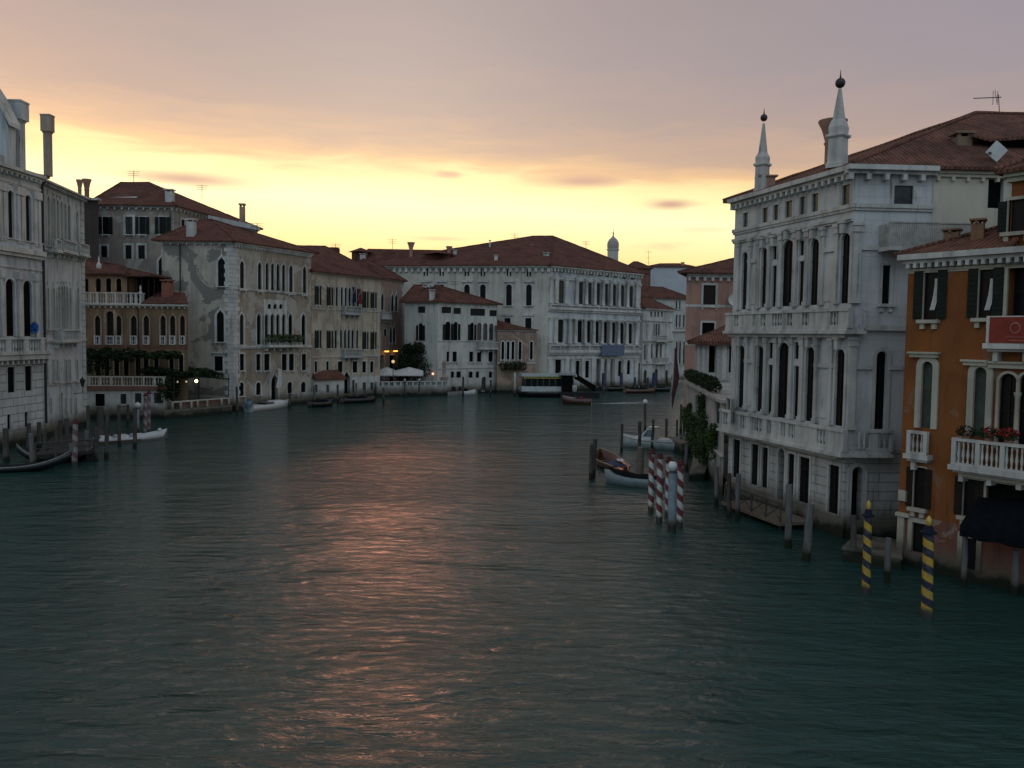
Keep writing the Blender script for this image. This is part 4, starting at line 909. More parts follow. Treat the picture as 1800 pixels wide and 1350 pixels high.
# white ground block, terrace and railing
W3 = Face(gp(138, 736), gp(290, 735.5), 0, zat(gp(200, 736), 686)); W3.op = []
for px, w, yt, yb in ((176, 17, 692, 714), (217, 11, 692, 710), (243, 12, 691, 709), (277, 13, 690, 709)): win(L3, W3, px, yt, yb, w, 'rect', .14, .05, 0, None, .25, pane=DARK if w > 15 else GLASSG, cross=1 if w < 15 else 0, fmat=STONE)
build_wall('ground_floor_wall', PALEW, L3, [W3], extra=sides(W3, 6, 'lr'))
mb = MB(); zt = W3.z1; mb.fb(W3, -.2, W3.L+.2, zt, zt+.5, -5.5, .25); ter = mb.build('terrace', REDBR, L3)
balustrade_mesh(W3, 0, W3.L, zt+.503, zt+1.65, -5, .2, .32, posts=[W3.L*i/8 for i in range(8)]+[W3.L-.18], rail=.12).build('balustrade', TRIM, ter)
mb = MB(); mb.fb(W3, -.1, W3.L+.1, -.6, .55, -.02, .3); mb.build('plinth', LRUST, L3)
# roof terrace, loggia and its tile roof
yl = y3a+2.5; K0, K1 = yp(138, 500, yl), yp(223, 500, yl); LG = Face(K0, K1, zo, zat(K0, 480))
for px in (151, 173, 191, 209): win(L3, LG, px, 489, 513, 9.5, 'arch', .1, .05, 0, None, .4, pane=DARK, fmat=SALMON)
build_wall('loggia_wall', plaster('loggia_ochre', (.27, .17, .10), (.21, .13, .08), wet=0), L3, [LG], extra=sides(LG, 5))
A, Bq, C, D = back_quad(LG, 5); roof(L3, A, Bq, C, D, LG.z1, yp(140, 456, yl+3), yp(210, 466, yl+3), .5)
K2, K3 = yp(224, 505, yl-.3), yp(272, 505, yl-.3); PG = Face(K2, K3, zo, zat(K2, 484)); mb = MB()
for i in range(5):
    u = PG.L*i/4-(.12 if i == 4 else 0)
    for dd in (0, -3): mb = MB(); mb.fb(PG, u, u+.12, zo, PG.z1-.1, dd-.12, dd); mb.build('post', SHUTB, L3)
mb = MB(); mb.fb(PG, .1, PG.L-.1, zo, PG.z1-.2, -3.3, -3.15); mb.build('loggia_back', DARK, L3)
A, Bq, C, D = back_quad(PG, 4); roof(L3, A, Bq, C, D, PG.z1, yp(226, 472, yl+2), yp(258, 480, yl+2), .4)
balustrade_mesh(O3, 0, O3.u(249, 524), zo+.003, O3.z(200, 514), -1, .1, .3, posts=[O3.u(x, 520) for x in (137, 143, 158, 170, 186, 202, 217, 229, 238, 246)], rail=.12).build('balustrade', STONE, L3)
mb = MB(); u = O3.u(247, 520); mb.lathe(O3.pt(u, zo+1.2, 0), [(.2, 0), (.24, .2), (.06, .5), (.14, .75), (.02, 1.15)], 8); u = O3.u(160, 455); mb.lathe(O3.pt(u, zat(O3.pt(u, 0, -2), 472), -2), [(.3, 0), (.3, .5), (.06, .9), (.12, 1.2), (.02, 1.6)], 8); mb.build('finial', STONE, L3)
mb = MB(); a, b, c_, d_ = O3.pt(O3.u(250, 536), zo+.02, .35), O3.pt(O3.L+.2, zo+.02, .35), O3.pt(O3.L-2.3, zo+1.6, -5), O3.pt(O3.u(250, 536), zo+1.6, -5); mb.hexa([a, b, c_, d_]+[p+V((0, 0, .15)) for p in (a, b, c_, d_)]); rf3 = mb.build('roof', TILE, L3)
chim_px(rf3, 294.5, 533, 492, 15, y3a+3, 'box', plaster('red_chimney', (.26, .10, .07), (.20, .08, .06), wet=0))
# vines over the terrace
mb = MB(); 
for k in range(26): u = 2+k*.45; mb.leaves(O3.pt(u, O3.z(200, 622)+.25*math.sin(k*1.3), 2.2+.8*math.sin(k*2.1)), (.8, 1.2, .35+.35*(k < 14)), 150, .16)
for k in range(4): mb.leaves(O3.pt(2.5+k*.75, O3.z(200, 640), 2.6), (.6, .6, 1.3), 160, .16)
tag(mb.build('vine_pergola', LEAF, None, O3.pt(3, O3.z(200, 622), 2)), 'dark climbing vine over the terrace of the ochre house', 'vine')

# ---- gothic palace with quoins, two visible sides
cq = gp(411, 721); zg5 = zat(cq, 424); e5 = gp(547, 444, zg5); w5 = V((cq.x-9.6, cq.y+.3, 0))
G5, H5 = Face(cq, e5, 0, zg5), Face(w5, cq, 0, zg5)
L5 = thing('quoined_gothic_palace', 'weathered gothic palace with white corner quoins and a green hedge on its balcony', 'palace', (cq.x, cq.y, 0), GL)
gk = dict(frame=.2, fd=.08, dep=.35, fmat=STONE)
for px in (425, 456, 511, 535): win(L5, G5, px, 456+(px-425)*.09, 509+(px-425)*.09, 7 if px != 425 else 8, 'gothic', sill=.3, **gk)
for px in (469, 478.6, 488.2, 498): win(L5, G5, px, 459+(px-469)*.1, 509+(px-469)*.1, 6.2, 'gothic', frame=.1, fd=.1, dep=.4, fmat=STONE)
for px in (424.5, 454.5, 510, 533): win(L5, G5, px, 549, 606, 7.5, 'gothic', sill=.3, pane=DARK if px != 424.5 else GLASS, **gk)
for px in (467.7, 477.9, 487.8, 498): win(L5, G5, px, 549, 607, 6.6, 'gothic', frame=.12, fd=.12, dep=.45, fmat=STONE, pane=DARK)
for px in (473, 483, 493): 
    u, z = G5.uz(px, 538.5); r_ = .36; G5.op.append((u-r_, u+r_, z-r_, z+r_, 'arch', .3)); winu(L5, Face(G5.p0, G5.p1, 0, 1), u-r_, u+r_, z-r_, z+r_, 'arch', frame=.12, fd=.1, dep=.3, pane=DARK, fmat=STONE, name='roundel')
for px, w in ((425, 8), (454, 8), (469, 10), (499.5, 9), (512, 9), (534, 8)): win(L5, G5, px, 622, 651, w, 'rect', .16, .06, .2, None, .3, pane=DARK, fmat=STONE)
for px, w in ((424, 9), (454, 8.5), (509, 8.5), (533, 8.5)): win(L5, G5, px, 672-(px-424)*.01, 696-(px-424)*.06, w, 'arch', .2, .06, .2, None, .3, pane=DARK, fmat=STONE)
win(L5, G5, 482, 655, 707, 12, 'gothic', .3, .1, 0, None, .5, pane=DARK, fmat=STONE, name='water_door')
win(L5, H5, 389.5, 450, 503, 13, 'gothic', .3, .06, .3, None, .3, fmat=STONE, cross=2)
win(L5, H5, 387.5, 543, 601, 13, 'gothic', .3, .06, .3, None, .3, fmat=STONE, cross=2); win(L5, H5, 384.5, 626, 652, 15, 'rect', .25, .08, .2, None, .3, pane=DARK, fmat=STONE, hood=.2)
ua5, ub5 = G5.u(463, 560), G5.u(504, 560); TP = Face(G5.pt(ua5, 0, .04), G5.pt(ub5, 0, .04), G5.z(484, 607), G5.z(484, 527)); TP.op = [(a-ua5, b-ua5, max(c, TP.z0), d, st, .03) for a, b, c, d, st, dp in G5.op if a > ua5 and b < ub5 and c > TP.z0-.5 and d < TP.z1]
build_wall('tracery_panel', STONE, L5, [TP]); build_wall('wall', GOTHF, L5, [G5]); build_wall('side_wall', GOTHS, L5, [H5])
mb = MB(); zb5 = G5.z(484, 610)
for (a, b, yt, yb) in ((462.5, 505, 524, 548),):
    pass
for px in (472.8, 482.9, 492.9): column(L5, G5, px, 572, 607, .11, .05)
for px in (473.8, 483.4, 493.1): column(L5, G5, px, 478, 512, .10, .05)
course(L5, G5, G5.z(470, 514), .3, .2, STONE); course(L5, G5, zb5-.2, .4, .25, STONE); course(L5, G5, zg5-.5, .5, .55, STONE, 'cornice', mod=.55, ms=.2, e=.05); course(L5, H5, zg5-.4, .4, .45, STONE, 'cornice', mod=1.1, ms=.16)
u0, u1 = G5.u(462, 600), G5.u(520, 600); balcony(L5, G5, u0, u1, zb5+.22, 1.0, 1.2, STONE, .3)
mb = MB(); k = u0
while k < u1: mb.leaves(G5.pt(k, zb5+1.25, 1.15), (.5, .55, .6), 170, .11); k += .6
tag(mb.build('balcony_hedge', LEAF2, None, G5.pt((u0+u1)/2, zb5, 1.1)), 'long trimmed green hedge along the balcony of the quoined gothic palace', 'hedge')
mb = MB(); zq_ = .4; i = 0                       # corner quoins, alternating long and short
while zq_ < zg5-.6:
    L_ = (.75, 1.15)[i % 2]; mb.fb(G5, -.06, L_, zq_, zq_+.52, -.02, .06); mb.fb(H5, H5.L-L_*1.05, H5.L-.001, zq_, zq_+.52, -.02, .055); zq_ += .56; i += 1
mb.build('quoins', STONE, L5)
mb = MB(); mb.fb(G5, -.08, G5.L, -.6, .8, -.02, .35); mb.fb(G5, G5.u(520, 690), G5.L+.3, .802, 1.6, -.02, .3); mb.build('plinth', STONE, L5)
r5 = roof(L5, w5, cq, e5, e5-V((9.6, -.3, 0)), zg5+.02, yp(352, 387, 121), yp(372, 386, 124), .7)
chim_px(r5, 336.5, 424, 385, 13, cq.y+1.2, 'box', OFFWH); pipe(L5, H5, 317, 428, 600, .08)
mb = MB(); q = [yp(x, y, 127) for x, y in ((366, 388), (450, 404), (450, 396), (366, 378))]; q2 = [p+V((0, 2, 0)) for p in q]; mb.hexa([q[0], q[1], q2[1], q2[0], q[3], q[2], q2[2], q2[3]]); mb.build('attic', OFFWH, r5)
mb = MB(); u = G5.u(482, 660); zt, zl = G5.z(482, 647), G5.z(482, 681)
mb.grid([[G5.pt(u-.45+.9*j/8-.25*k/6, zt+(zl-zt)*k/6, 1.1-.15*k/6+.12*math.sin(j*1.4+k*.6)) for j in range(9)] for k in range(7)])
fg = thing('hanging_flag', 'long pale cloth flag hanging over the water door of the quoined gothic palace', 'flag', G5.pt(u, zt, 1)); mb.build('flag', CANVAS, fg); mb = MB(); mb.tube([G5.pt(u, zt-.8, 0), G5.pt(u, zt+.1, 1.3)], .04, 5); mb.build('pole', METAL, fg)

# ---- cream palace with two rows of gothic windows
B6 = face_px(547, 707, 476, 669, 489)
L6 = thing('cream_palace', 'cream palace with two storeys of shuttered gothic windows and grey balconies', 'palace', (B6.p0.x, B6.p0.y, 0), GL)
def sx6(x): return 520+x/4.5
for x in (173, 267, 548, 612):
    win(L6, B6, sx6(x), 499+(x-173)*.025, 536+(x-173)*.014, 5.6, 'gothic', .12, .05, .15, SHUT, .3, fmat=STONE, shw=.32); win(L6, B6, sx6(x), 577+(x-173)*.006, 612+(x-173)*.005, 5.6, 'gothic', .12, .05, .15, SHUT, .3, fmat=STONE, shw=.32)
for x in (323, 363, 395, 425, 457, 490): win(L6, B6, sx6(x), 502+(x-323)*.012, 537+(x-323)*.012, 4.4, 'gothic', .09, .06, 0, None, .35, fmat=STONE)
for x in (315, 357, 389, 418, 448, 485): win(L6, B6, sx6(x), 577.5, 612, 4.4, 'gothic', .09, .06, 0, None, .35, fmat=STONE, pane=DARK)
for x, w in ((158, 5), (250, 5), (350, 8.5), (467, 8.5), (540, 7), (600, 6)): win(L6, B6, sx6(x), 635, 655, w, 'rect', .16, .05, .1, None, .3, pane=DARK, fmat=STONE)
win(L6, B6, sx6(400), 650, 692, 12, 'gothic', .3, .08, 0, None, .5, pane=DARK, fmat=STONE, name='door')
for x, w, yt, yb in ((342, 5, 670, 690), (455, 5, 668, 690), (540, 6.5, 672, 686), (601, 5, 672, 685)): win(L6, B6, sx6(x), yt, yb, w, 'rect', .1, .05, 0, None, .3, pane=GLASSG, fmat=STONE)
zg6 = B6.z(600, 664); b6u, b6g = B6.sub(zg6, B6.z1), B6.sub(0, zg6); b6u.op = [o for o in B6.op]; b6g.op = [o for o in B6.op]
def clip(fc): fc.op = [(a, b, max(c, fc.z0), min(d, fc.z1), st if d <= fc.z1+.01 else 'rect', dp) for a, b, c, d, st, dp in fc.op if c < fc.z1-.05 and d > fc.z0+.05]
clip(b6u); clip(b6g)
build_wall('wall', CREAM, L6, [b6u], extra=sides(B6, 14)); build_wall('ground_floor_wall', OFFWH, L6, [b6g])
course(L6, B6, B6.z1-.3, .3, .5, TRIM, 'cornice'); course(L6, B6, B6.z(600, 628), .2, .12, TRIM); course(L6, B6, B6.z(600, 546), .15, .1, TRIM)
for a, b, y in ((600, 629, 553), (599, 630, 628)): balcony(L6, B6, B6.u(a, y), B6.u(b, y), B6.z((a+b)/2, y-2), 1.15, .8, plaster('grey_balcony_stone', (.34, .36, .36), (.27, .29, .29), wet=0), .25)
A, Bq, C, D = back_quad(B6, 15); r6 = roof(L6, A, Bq, C, D, B6.z1+.02, yp(505, 432, 143), yp(572, 433, 146), .7)
mb = MB(); pk = yp(553, 431, 146); a, b = yp(546, 440, 146), yp(590, 441, 148); mb.box(yp(585, 446, 147), 2, 2, 1.0); mb.build('dormer', TILE, r6)
for nm, px, yy, mt, lab in (('blue_flag', 613.5, 505, CLOTHB, 'dark blue flag on the upper balcony of the cream palace'), ('red_flag', 624, 508, CLOTHR, 'dark red flag beside the blue one on the cream palace balcony')):
    u, z = B6.uz(px, yy); r_ = thing('flag', lab, 'flag', B6.pt(u, z-1.6, .8), 'flags on the cream palace'); mb = MB(); mb.tube([B6.pt(u-.1, z-2.6, .3), B6.pt(u-.2, z+.3, 1.6)], .04, 5); mb.build('pole', OFFWH, r_)
    mb = MB(); mb.grid([[B6.pt(u-.55+1.0*j/6, z-2.4*k/6, 1.1+.13*math.sin(j*1.8+k*.4)) for j in range(7)] for k in range(7)]); mb.build('cloth', mt, r_)
an_ = Face(gp(544, 706.5), gp(596, 703), 0, zat(gp(570, 704.8), 667)); an_ = an_.sub(0, an_.z1, 1.2)
for px, w in ((555, 6), (576, 5.5)): win(L6, an_, px, 676, 690, w, 'rect', .1, .05, 0, None, .25, pane=GLASSG, fmat=STONE)
build_wall('annex_wall', OFFWH, L6, [an_], extra=sides(an_, 1.4, 'lr'))
mb = MB(); q = [an_.pt(-.1, an_.z1, .35), an_.pt(an_.L+.3, an_.z1, .35), an_.pt(an_.L-.4, B6.z(570, 652), -1.1), an_.pt(.2, B6.z(570, 652), -1.1)]; mb.hexa(q+[p+V((0, 0, .14)) for p in q]); mb.build('annex_roof', TILE2, L6)

# ---- narrow worn pink brick house with lit restaurant below
B7 = face_px(664, 692.3, 487, 710, 494)
L7 = thing('pink_brick_house', 'narrow worn pink brick house with pointed windows above the lit restaurant terrace', 'house', (B7.p0.x, B7.p0.y, 0), GL)
def sx7(x): return 520+x/4.5
for x, yt, yb in ((656, 512, 544), (684, 513, 545), (764, 514, 547), (794, 514, 547), (657, 574, 600), (752, 571, 602), (778, 571, 602)): win(L7, B7, sx7(x), yt, yb, 5, 'gothic', .14, .06, .15, None, .3, fmat=STONE)
win(L7, B7, sx7(707), 578, 590, 5, 'rect', .1, .05)
for px, w in ((670, 10), (690, 12), (704, 8)): win(L7, B7, px, 624, 690, w, 'rect', .1, .05, 0, None, .6, pane=DARK, name='opening')
build_wall('wall', PINKBR, L7, [B7], extra=sides(B7, 10)); mb = MB(); i = 0; zz = 2.0
while zz < B7.z1-1: mb.fb(B7, B7.L-(.5, .8)[i % 2], B7.L+.03, zz, zz+.5, -.02, .04); zz += .53; i += 1
mb.build('quoins', STONE, L7); course(L7, B7, B7.z1-.3, .3, .35, TRIM, 'cornice'); balcony(L7, B7, B7.u(665, 556), B7.u(682, 556), B7.z(673, 559), 1.1, .8, STONE, .25)
A, Bq, C, D = back_quad(B7, 12); roof(L7, A, Bq, C, D, B7.z1+.02, yp(640, 455, 157), yp(672, 468, 156), .5)
for i, (px, py, lab) in enumerate(((675, 617, 'left of the two orange lit wall lamps under the pink brick house windows'), (690.5, 616.5, 'orange lit wall lamp nearest the garden tree on the pink brick house'))):
    u, z = B7.uz(px, py); r_ = thing('wall_lamp', lab, 'lamp', B7.pt(u, z, .6), 'orange wall lamps'); mb = MB(); mb.fb(B7, u-.48, u+.48, z-.16, z+.06, .35, .75); mb.build('lit_tube', LITO, r_); mb = MB(); mb.fb(B7, u-.6, u+.6, z+.062, z+.2, -.05, .85); mb.build('lamp_shade', METAL, r_)
# garden wall, awning, garden lamps, tree
gw0, gw1 = gp(662, 697.5), gp(787, 695); GW = Face(gw0, gw1, 0, zat(gw0, 671)); LW = thing('garden_wall', 'low pale balustraded water wall in front of the restaurant awning', 'wall', (gw0.x, gw0.y, 0))
mb = MB(); mb.fb(GW, 0, GW.L, -.5, GW.z1-.9, -.5, 0); mb.fb(GW, -.05, GW.L+.05, GW.z1-.898, GW.z1-.75, -.55, .06); mb.fb(GW, -.05, GW.L+.05, GW.z1-.12, GW.z1, -.5, .04)
for i in range(13): u = GW.L*i/12-.15; mb.fb(GW, max(0, u), max(0, u)+.3, GW.z1-.748, GW.z1-.122, -.45, 0)
mb.build('wall', OFFWH, LW); balustrade_mesh(GW, .3, GW.L-.3, GW.z1-.75, GW.z1-.125, -.2, -.1, .26, rail=.05).build('balustrade', STONE, LW)
mb = MB(); Y0, Y1 = 145.8, 147.6; a = thing('canvas_awning', 'wide white canvas awning over the restaurant terrace behind the garden wall', 'awning', yp(700, 690, 150))
for x0, x1, pk_ in ((660, 694, 680), (694, 744, 719)):
    n_ = 10
    for j in range(n_):
        fa, fb_ = x0+(x1-x0)*j/n_, x0+(x1-x0)*(j+1)/n_; h = lambda x: 652-7*max(0, 1-abs(x-pk_)/((x1-x0)*.55))
        mb.face([yp(fa, 659, Y0), yp(fb_, 659, Y0), yp(fb_, h(fb_), Y1), yp(fa, h(fa), Y1)]); mb.face([yp(fa, 661, Y0), yp(fb_, 661, Y0), yp(fb_, 659, Y0), yp(fa, 659, Y0)])
mb.build('canvas', CANVAS, a); mb = MB()
for x in (664, 694, 742): mb.tube([yp(x, 694, Y0), yp(x, 660, Y0)], .06, 6)
mb.build('poles', METAL, a)
pt_ = thing('street_lamp', 'lit globe lamp on a slender post left of the dark garden tree', 'street lamp', yp(691, 690, 144.5)); mb = MB(); p = yp(691, 635.5, 144.5); mb.lathe(p, [(.27*math.cos(t), .27*math.sin(t)) for t in [math.pi*(i/8-.5) for i in range(9)]], 10); mb.build('globe', emis('globe_light', (1, .68, .32), .8), pt_); mb = MB(); mb.tube([yp(691, 695, 144.5), yp(691, 639, 144.5)], .07, 6); mb.build('post', METAL, pt_)
pt_ = thing('garden_lamp', 'small reddish lit lamp among the shrubs right of the awning', 'lamp', yp(761, 690, 147.5)); mb = MB(); p = yp(761, 657, 147.2); mb.lathe(p, [(.2*math.cos(t), .2*math.sin(t)) for t in [math.pi*(i/6-.5) for i in range(7)]], 8); mb.build('globe', emis('reddish_light', (1, .42, .22), 2.2), pt_); mb = MB(); mb.tube([yp(761, 692, 147.2), yp(761, 660, 147.2)], .05, 5); mb.build('post', METAL, pt_)
def tree(name, label, base, trunk_h, blobs, n, size, mat=LEAF):
    t = thing(name, label, 'tree', base); mb = MB(); b = V(base)
    mb.tube([b, b+V((.1, 0, trunk_h*.5)), b+V((-.1, .1, trunk_h))], [.28, .2, .13], 7, jit=.1)
    for c, r_ in blobs: mb.tube([b+V((0, 0, trunk_h*.7)), (b+V((0, 0, trunk_h))).lerp(V(c), .6), V(c)], [.12, .08, .03], 5)
    mb.build('trunk', WOOD, t); mb = MB()
    for c, r_ in blobs: mb.leaves(c, r_, n, size)
    mb.build('crown', mat, t); return t
Y = 149.2
tree('garden_tree', 'broad dark evergreen tree in the restaurant garden beside the white corner house', yp(728, 685, Y), 4, [(yp(x, y, Y+dz*.5), (rx, 1.3, rz_)) for x, y, rx, rz_, dz in ((728, 622, 2.6, 2.1, 0), (712, 640, 2.2, 2.0, -1), (745, 634, 2.4, 2.0, .5), (728, 645, 3.0, 2.2, -1), (758, 648, 2.0, 1.8, 0), (708, 655, 1.6, 1.5, -1), (770, 655, 1.5, 1.5, .5), (737, 612, 1.3, 1.0, 0), (718, 614, 1.1, .9, .4))], 620, .2)
# brick pier at the garden's end
mb = MB(); p = gp(779, 694.6); mb.box((p.x, p.y+.5, -.3), 1.3, 1.0, zat(p, 665)+.3); mb.box((p.x, p.y+.5, zat(p, 665)), 1.6, 1.3, .25); mb.lathe((p.x, p.y+.5, zat(p, 665)+.25), [(.35, 0), (.25, .4), (.3, 2.2), (.4, 2.4), (.1, 2.9)], 8); tag(mb.build('gate_pier', PINKBR, None, V((p.x, p.y, 0))), 'old brick pier with stone finial between the garden wall and the white corner house', 'pier')

# ---- white corner house
c8 = gp(768, 694.8); z8 = zat(c8, 530); e8 = gp(874, 535, z8); w8 = yp(711, 600, 150.8); w8 = V((w8.x, w8.y, 0)); G8, H8 = Face(c8, e8, 0, z8), Face(w8, c8, 0, z8)
L8 = thing('white_corner_house', 'white corner house with low tile roof and dark shutters beside the garden tree', 'house', (c8.x, c8.y, 0), GL)
def sx8(x): return 700+x/4.22
win(L8, H8, sx8(174), 538.5, 550, 13, 'rect', .1, .04, 0, None, .25, pane=SHUT); win(L8, H8, sx8(167), 568, 599, 7.5, 'arch', .16, .05, .2, SHUT, .25, shw=.45)
for x, w, yt, yb in ((357, 17, 539.5, 550.5), (437, 13, 541, 552), (589, 26, 542.5, 555), (704, 13, 545, 556)): win(L8, G8, sx8(x), yt, yb, w, 'rect', .08, .04, 0, None, .25, pane=SHUT)
for x, w, s_ in ((367, 9.5, 1), (426, 7, 1), (547, 6.5, 1), (600, 8, 0), (645, 8, 0), (689, 8, 0)): win(L8, G8, sx8(x), 565+(x-367)*.01, 598.5, w, 'arch', .2, .06, .15, SHUT if s_ else None, .3, pane=DARK if s_ else GLASSG, fmat=STONE, shw=.5 if s_ else None)
for x, w in ((368, 5), (418, 8), (541, 7), (600, 8), (685, 8)): win(L8, G8, sx8(x), 618, 636, w, 'rect', .14, .05, .25, None, .3, pane=DARK, fmat=STONE)
for x, w in ((402, 6), (447, 8), (537, 7), (587, 6), (685, 6)): win(L8, G8, sx8(x), 653, 664, w, 'rect', .1, .05, 0, None, .25, pane=DARK, fmat=STONE)
for x, w in ((408, 9), (456, 6), (634, 9)): win(L8, G8, sx8(x), 679 if x < 600 else 662, 689, w, 'arch', .12, .06, 0, None, .3, pane=GLASSG, fmat=STONE, name='door')
build_wall('wall', PALEW, L8, [G8, H8]); course(L8, G8, z8-.25, .25, .4, STONE, 'cornice'); course(L8, H8, z8-.25, .25, .4, STONE, 'cornice'); course(L8, G8, G8.z(830, 648), .2, .12, STONE); course(L8, G8, G8.z(830, 600.5), .18, .12, STONE)
balcony(L8, G8, G8.u(837, 612), G8.u(873, 612), G8.z(855, 612), 1.15, .9, STONE, .25)
r8 = roof(L8, w8, c8, e8, e8-V((8, -4, 0)), z8+.02, yp(728, 501, 155), yp(772, 502, 154), .6)
chim_px(r8, 759.5, 533, 509, 9, c8.y+.9, 'box', OFFWH); mb = MB(); mb.leaves(yp(752, 503, 153.4), (1.3, .5, .25), 40, .3); mb.build('roof_terrace_cover', CANVAS, r8)

# ---- small gothic annex with tile roof
b9 = gp(873, 690.5); B9 = Face(b9, yp(943, 600, 157.6), 0, zat(b9, 580))
L9 = thing('small_gothic_house', 'small brown gothic house between the white corner house and the great palace', 'house', (B9.p0.x, B9.p0.y, 0), GL)
for px in (883.7, 893, 901.5, 914, 934): win(L9, B9, px, 600, 632, 5, 'arch', .16, .06, .15, None, .3, pane=DARK, fmat=STONE)
build_wall('wall', SALMON, L9, [B9], extra=sides(B9, 3)); course(L9, B9, B9.z(900, 640), .3, .2, STONE); course(L9, B9, B9.z1-.2, .2, .3, STONE, 'cornice')
mb = MB(); q = [B9.pt(-.3, B9.z1, .4), B9.pt(B9.L+.3, B9.z1, .4), B9.pt(B9.L-2, B9.z1+.5, -3), B9.pt(-.2, zat(B9.pt(0, 0, -3), 562), -3)]; mb.hexa(q+[p+V((0, 0, .15)) for p in q]); mb.build('roof', TILE, L9)
mb = MB(); 
for k in range(5): mb.leaves(B9.pt(1+k*.9, B9.z(890, 640)-.3, 1.1), (.8, .8, .9), 240, .14)
tag(mb.build('shrub', LEAF, None, B9.pt(2, .5, 1.1)), 'dark shrub hanging below the windows of the small gothic house', 'shrub')

# ---- the great white palace
ca = gp(961, 690); za_ = zat(ca, 466); ea = gp(1127, 481, za_); wa = V((yp(628, 600, 166).x, 166.5, 0)); GA, HA = Face(ca, ea, 0, za_), Face(wa, ca, 0, za_)
LA = thing('great_palace', 'great white palace with columned storeys and long bare side wall at the canal end', 'palace', (ca.x, ca.y, 0), GL)
def sxa(x): return 930+x/4.22
uk = dict(frame=.14, fd=.1, dep=.5, fmat=STONE)
for x, yt, yb in ((238, 492, 533), (384, 494, 534.5), (448, 495.5, 535.5), (511, 497, 536.5), (570, 498.5, 537.5), (629, 500, 538), (690, 501, 539), (755, 502.5, 540)): win(LA, GA, sxa(x), yt, yb, 8.5 if x > 300 else 11, 'arch', pane=GLASSG, cross=2, **uk)
for x, yt, yb in ((230, 560, 602), (375, 562, 602), (438, 563, 602.5), (500, 564, 603), (562, 565, 603), (622, 566, 603.5), (684, 567, 604), (746, 568, 604)): win(LA, GA, sxa(x), yt, yb, 9 if x > 300 else 12, 'arch', pane=GLASS, cross=1, **uk)
for x, yt in ((395, 475.5), (460, 477), (523, 478.5), (580, 480), (640, 481.5), (702, 483), (767, 484.5)): win(LA, GA, sxa(x), yt, yt+7, 6, 'rect', .08, .05, 0, None, .3, fmat=STONE)
win(LA, GA, sxa(238), 472, 478.5, 9, 'arch', .1, .05, 0, None, .3, fmat=STONE)
for x, w, yt, yb in ((215, 11, 632, 668), (360, 7, 634, 662), (430, 7, 634, 664), (672, 6, 634, 661), (735, 7, 633, 658), (812, 5, 638, 672)): win(LA, GA, sxa(x), yt, yb, w, 'rect', .14, .06, 0, None, .4, pane=DARK, fmat=STONE)
for x in (515, 558, 605): win(LA, GA, sxa(x), 630, 678, 8, 'rect', .05, .04, 0, None, 1.2, pane=DARK, name='portal', fmat=STONE)
for x, yt, yb in ((205, 472, 485), (323, 473, 485), (510, 473, 485), (628, 473, 485.5), (822, 473, 485.5), (970, 474, 486)):
    for dx in (-2.6, 2.6): win(LA, HA, sx8(x)+dx, yt, yb, 3, 'rect', .12, .06, 0, None, .3, fmat=STONE)
    win(LA, HA, sx8(x), 500, 537, 10, 'arch', .3, .1, .3, None, .3, fmat=STONE, hood=.35, cross=2)
for x in (205, 323, 510, 628, 810, 965): win(LA, HA, sx8(x), 559, 580, 11, 'rect', .3, .1, .3, None, .3, fmat=STONE, hood=.4)
build_wall('wall', LWHITE, LA, [GA]); build_wall('side_wall', plaster('great_palace_side', (.47, .45, .40), (.38, .36, .32), wear=.6), LA, [HA])
course(LA, GA, za_-.6, .6, .8, STONE, 'cornice', mod=.9, ms=.35, e=.05); course(LA, HA, za_-.6, .6, .7, STONE, 'cornice', mod=1.2, ms=.5)
for y, h, d in ((487, .5, .3), (543, .8, .55), (557, .4, .3), (620, .9, .6), (628, .4, .25)): course(LA, GA, GA.z(961, y+4), h, d, STONE)
for y0_, y1_ in ((543, 534), (619, 604)):
    zf, zt = GA.z(1000, y0_+2), GA.z(1000, y1_+2); balustrade_mesh(GA, .2, GA.L-.2, zf, zt, .1, .6, .4, posts=[GA.L*i/10+.1 for i in range(10)], rail=.2, th=.3).build('balustrade', STONE, LA)
for x, yt, yb in ((345, 486, 534), (416, 488, 535), (480, 489, 536), (541, 490, 537), (600, 491, 538), (660, 492, 539), (722, 493, 540), (790, 494, 541)): column(LA, GA, sxa(x), yt+2, yb, .32, .45)
for x, yt, yb in ((290, 557, 603), (335, 558, 603), (406, 559, 603.5), (469, 560, 604), (531, 561, 604), (592, 562, 604.5), (653, 563, 605), (715, 564, 605), (785, 565, 606)): column(LA, GA, sxa(x), yt+2, yb, .34, .5)
for x, yt, yb in ((150, 630, 680), (275, 630, 680), (320, 630, 680), (395, 630, 679), (470, 630, 679), (536, 631, 679), (582, 631, 679), (640, 631, 678), (705, 632, 678), (790, 632, 677), (160, 486, 533), (200, 486, 533), (275, 487, 534), (155, 557, 603), (195, 557, 603)): pil(LA, GA, sxa(x), yt, yb, 6, .28, STONE, .6)
mb = MB(); q = [GA.u(x, 612) for x in (1051, 1091)]; mb.grid([[GA.pt(q[0]+(q[1]-q[0])*j/8, z, 1.02+.05*math.sin(j*1.3)) for j in range(9)] for z in (GA.z(1070, 606), GA.z(1070, 615), GA.z(1070, 625))]); tag(mb.build('blue_banner', simple('slate_blue_cloth', (.10, .13, .19), .9, .1, .1), None, GA.pt(q[0], GA.z(1070, 615), 1)), 'slate blue banner hung on the balcony of the great white palace', 'banner')
ra = roof(LA, wa, ca, ea, ea+V((wa.x-ca.x, 6, 0)), za_+.02, yp(938, 415, 181), yp(972, 415, 184), .9)
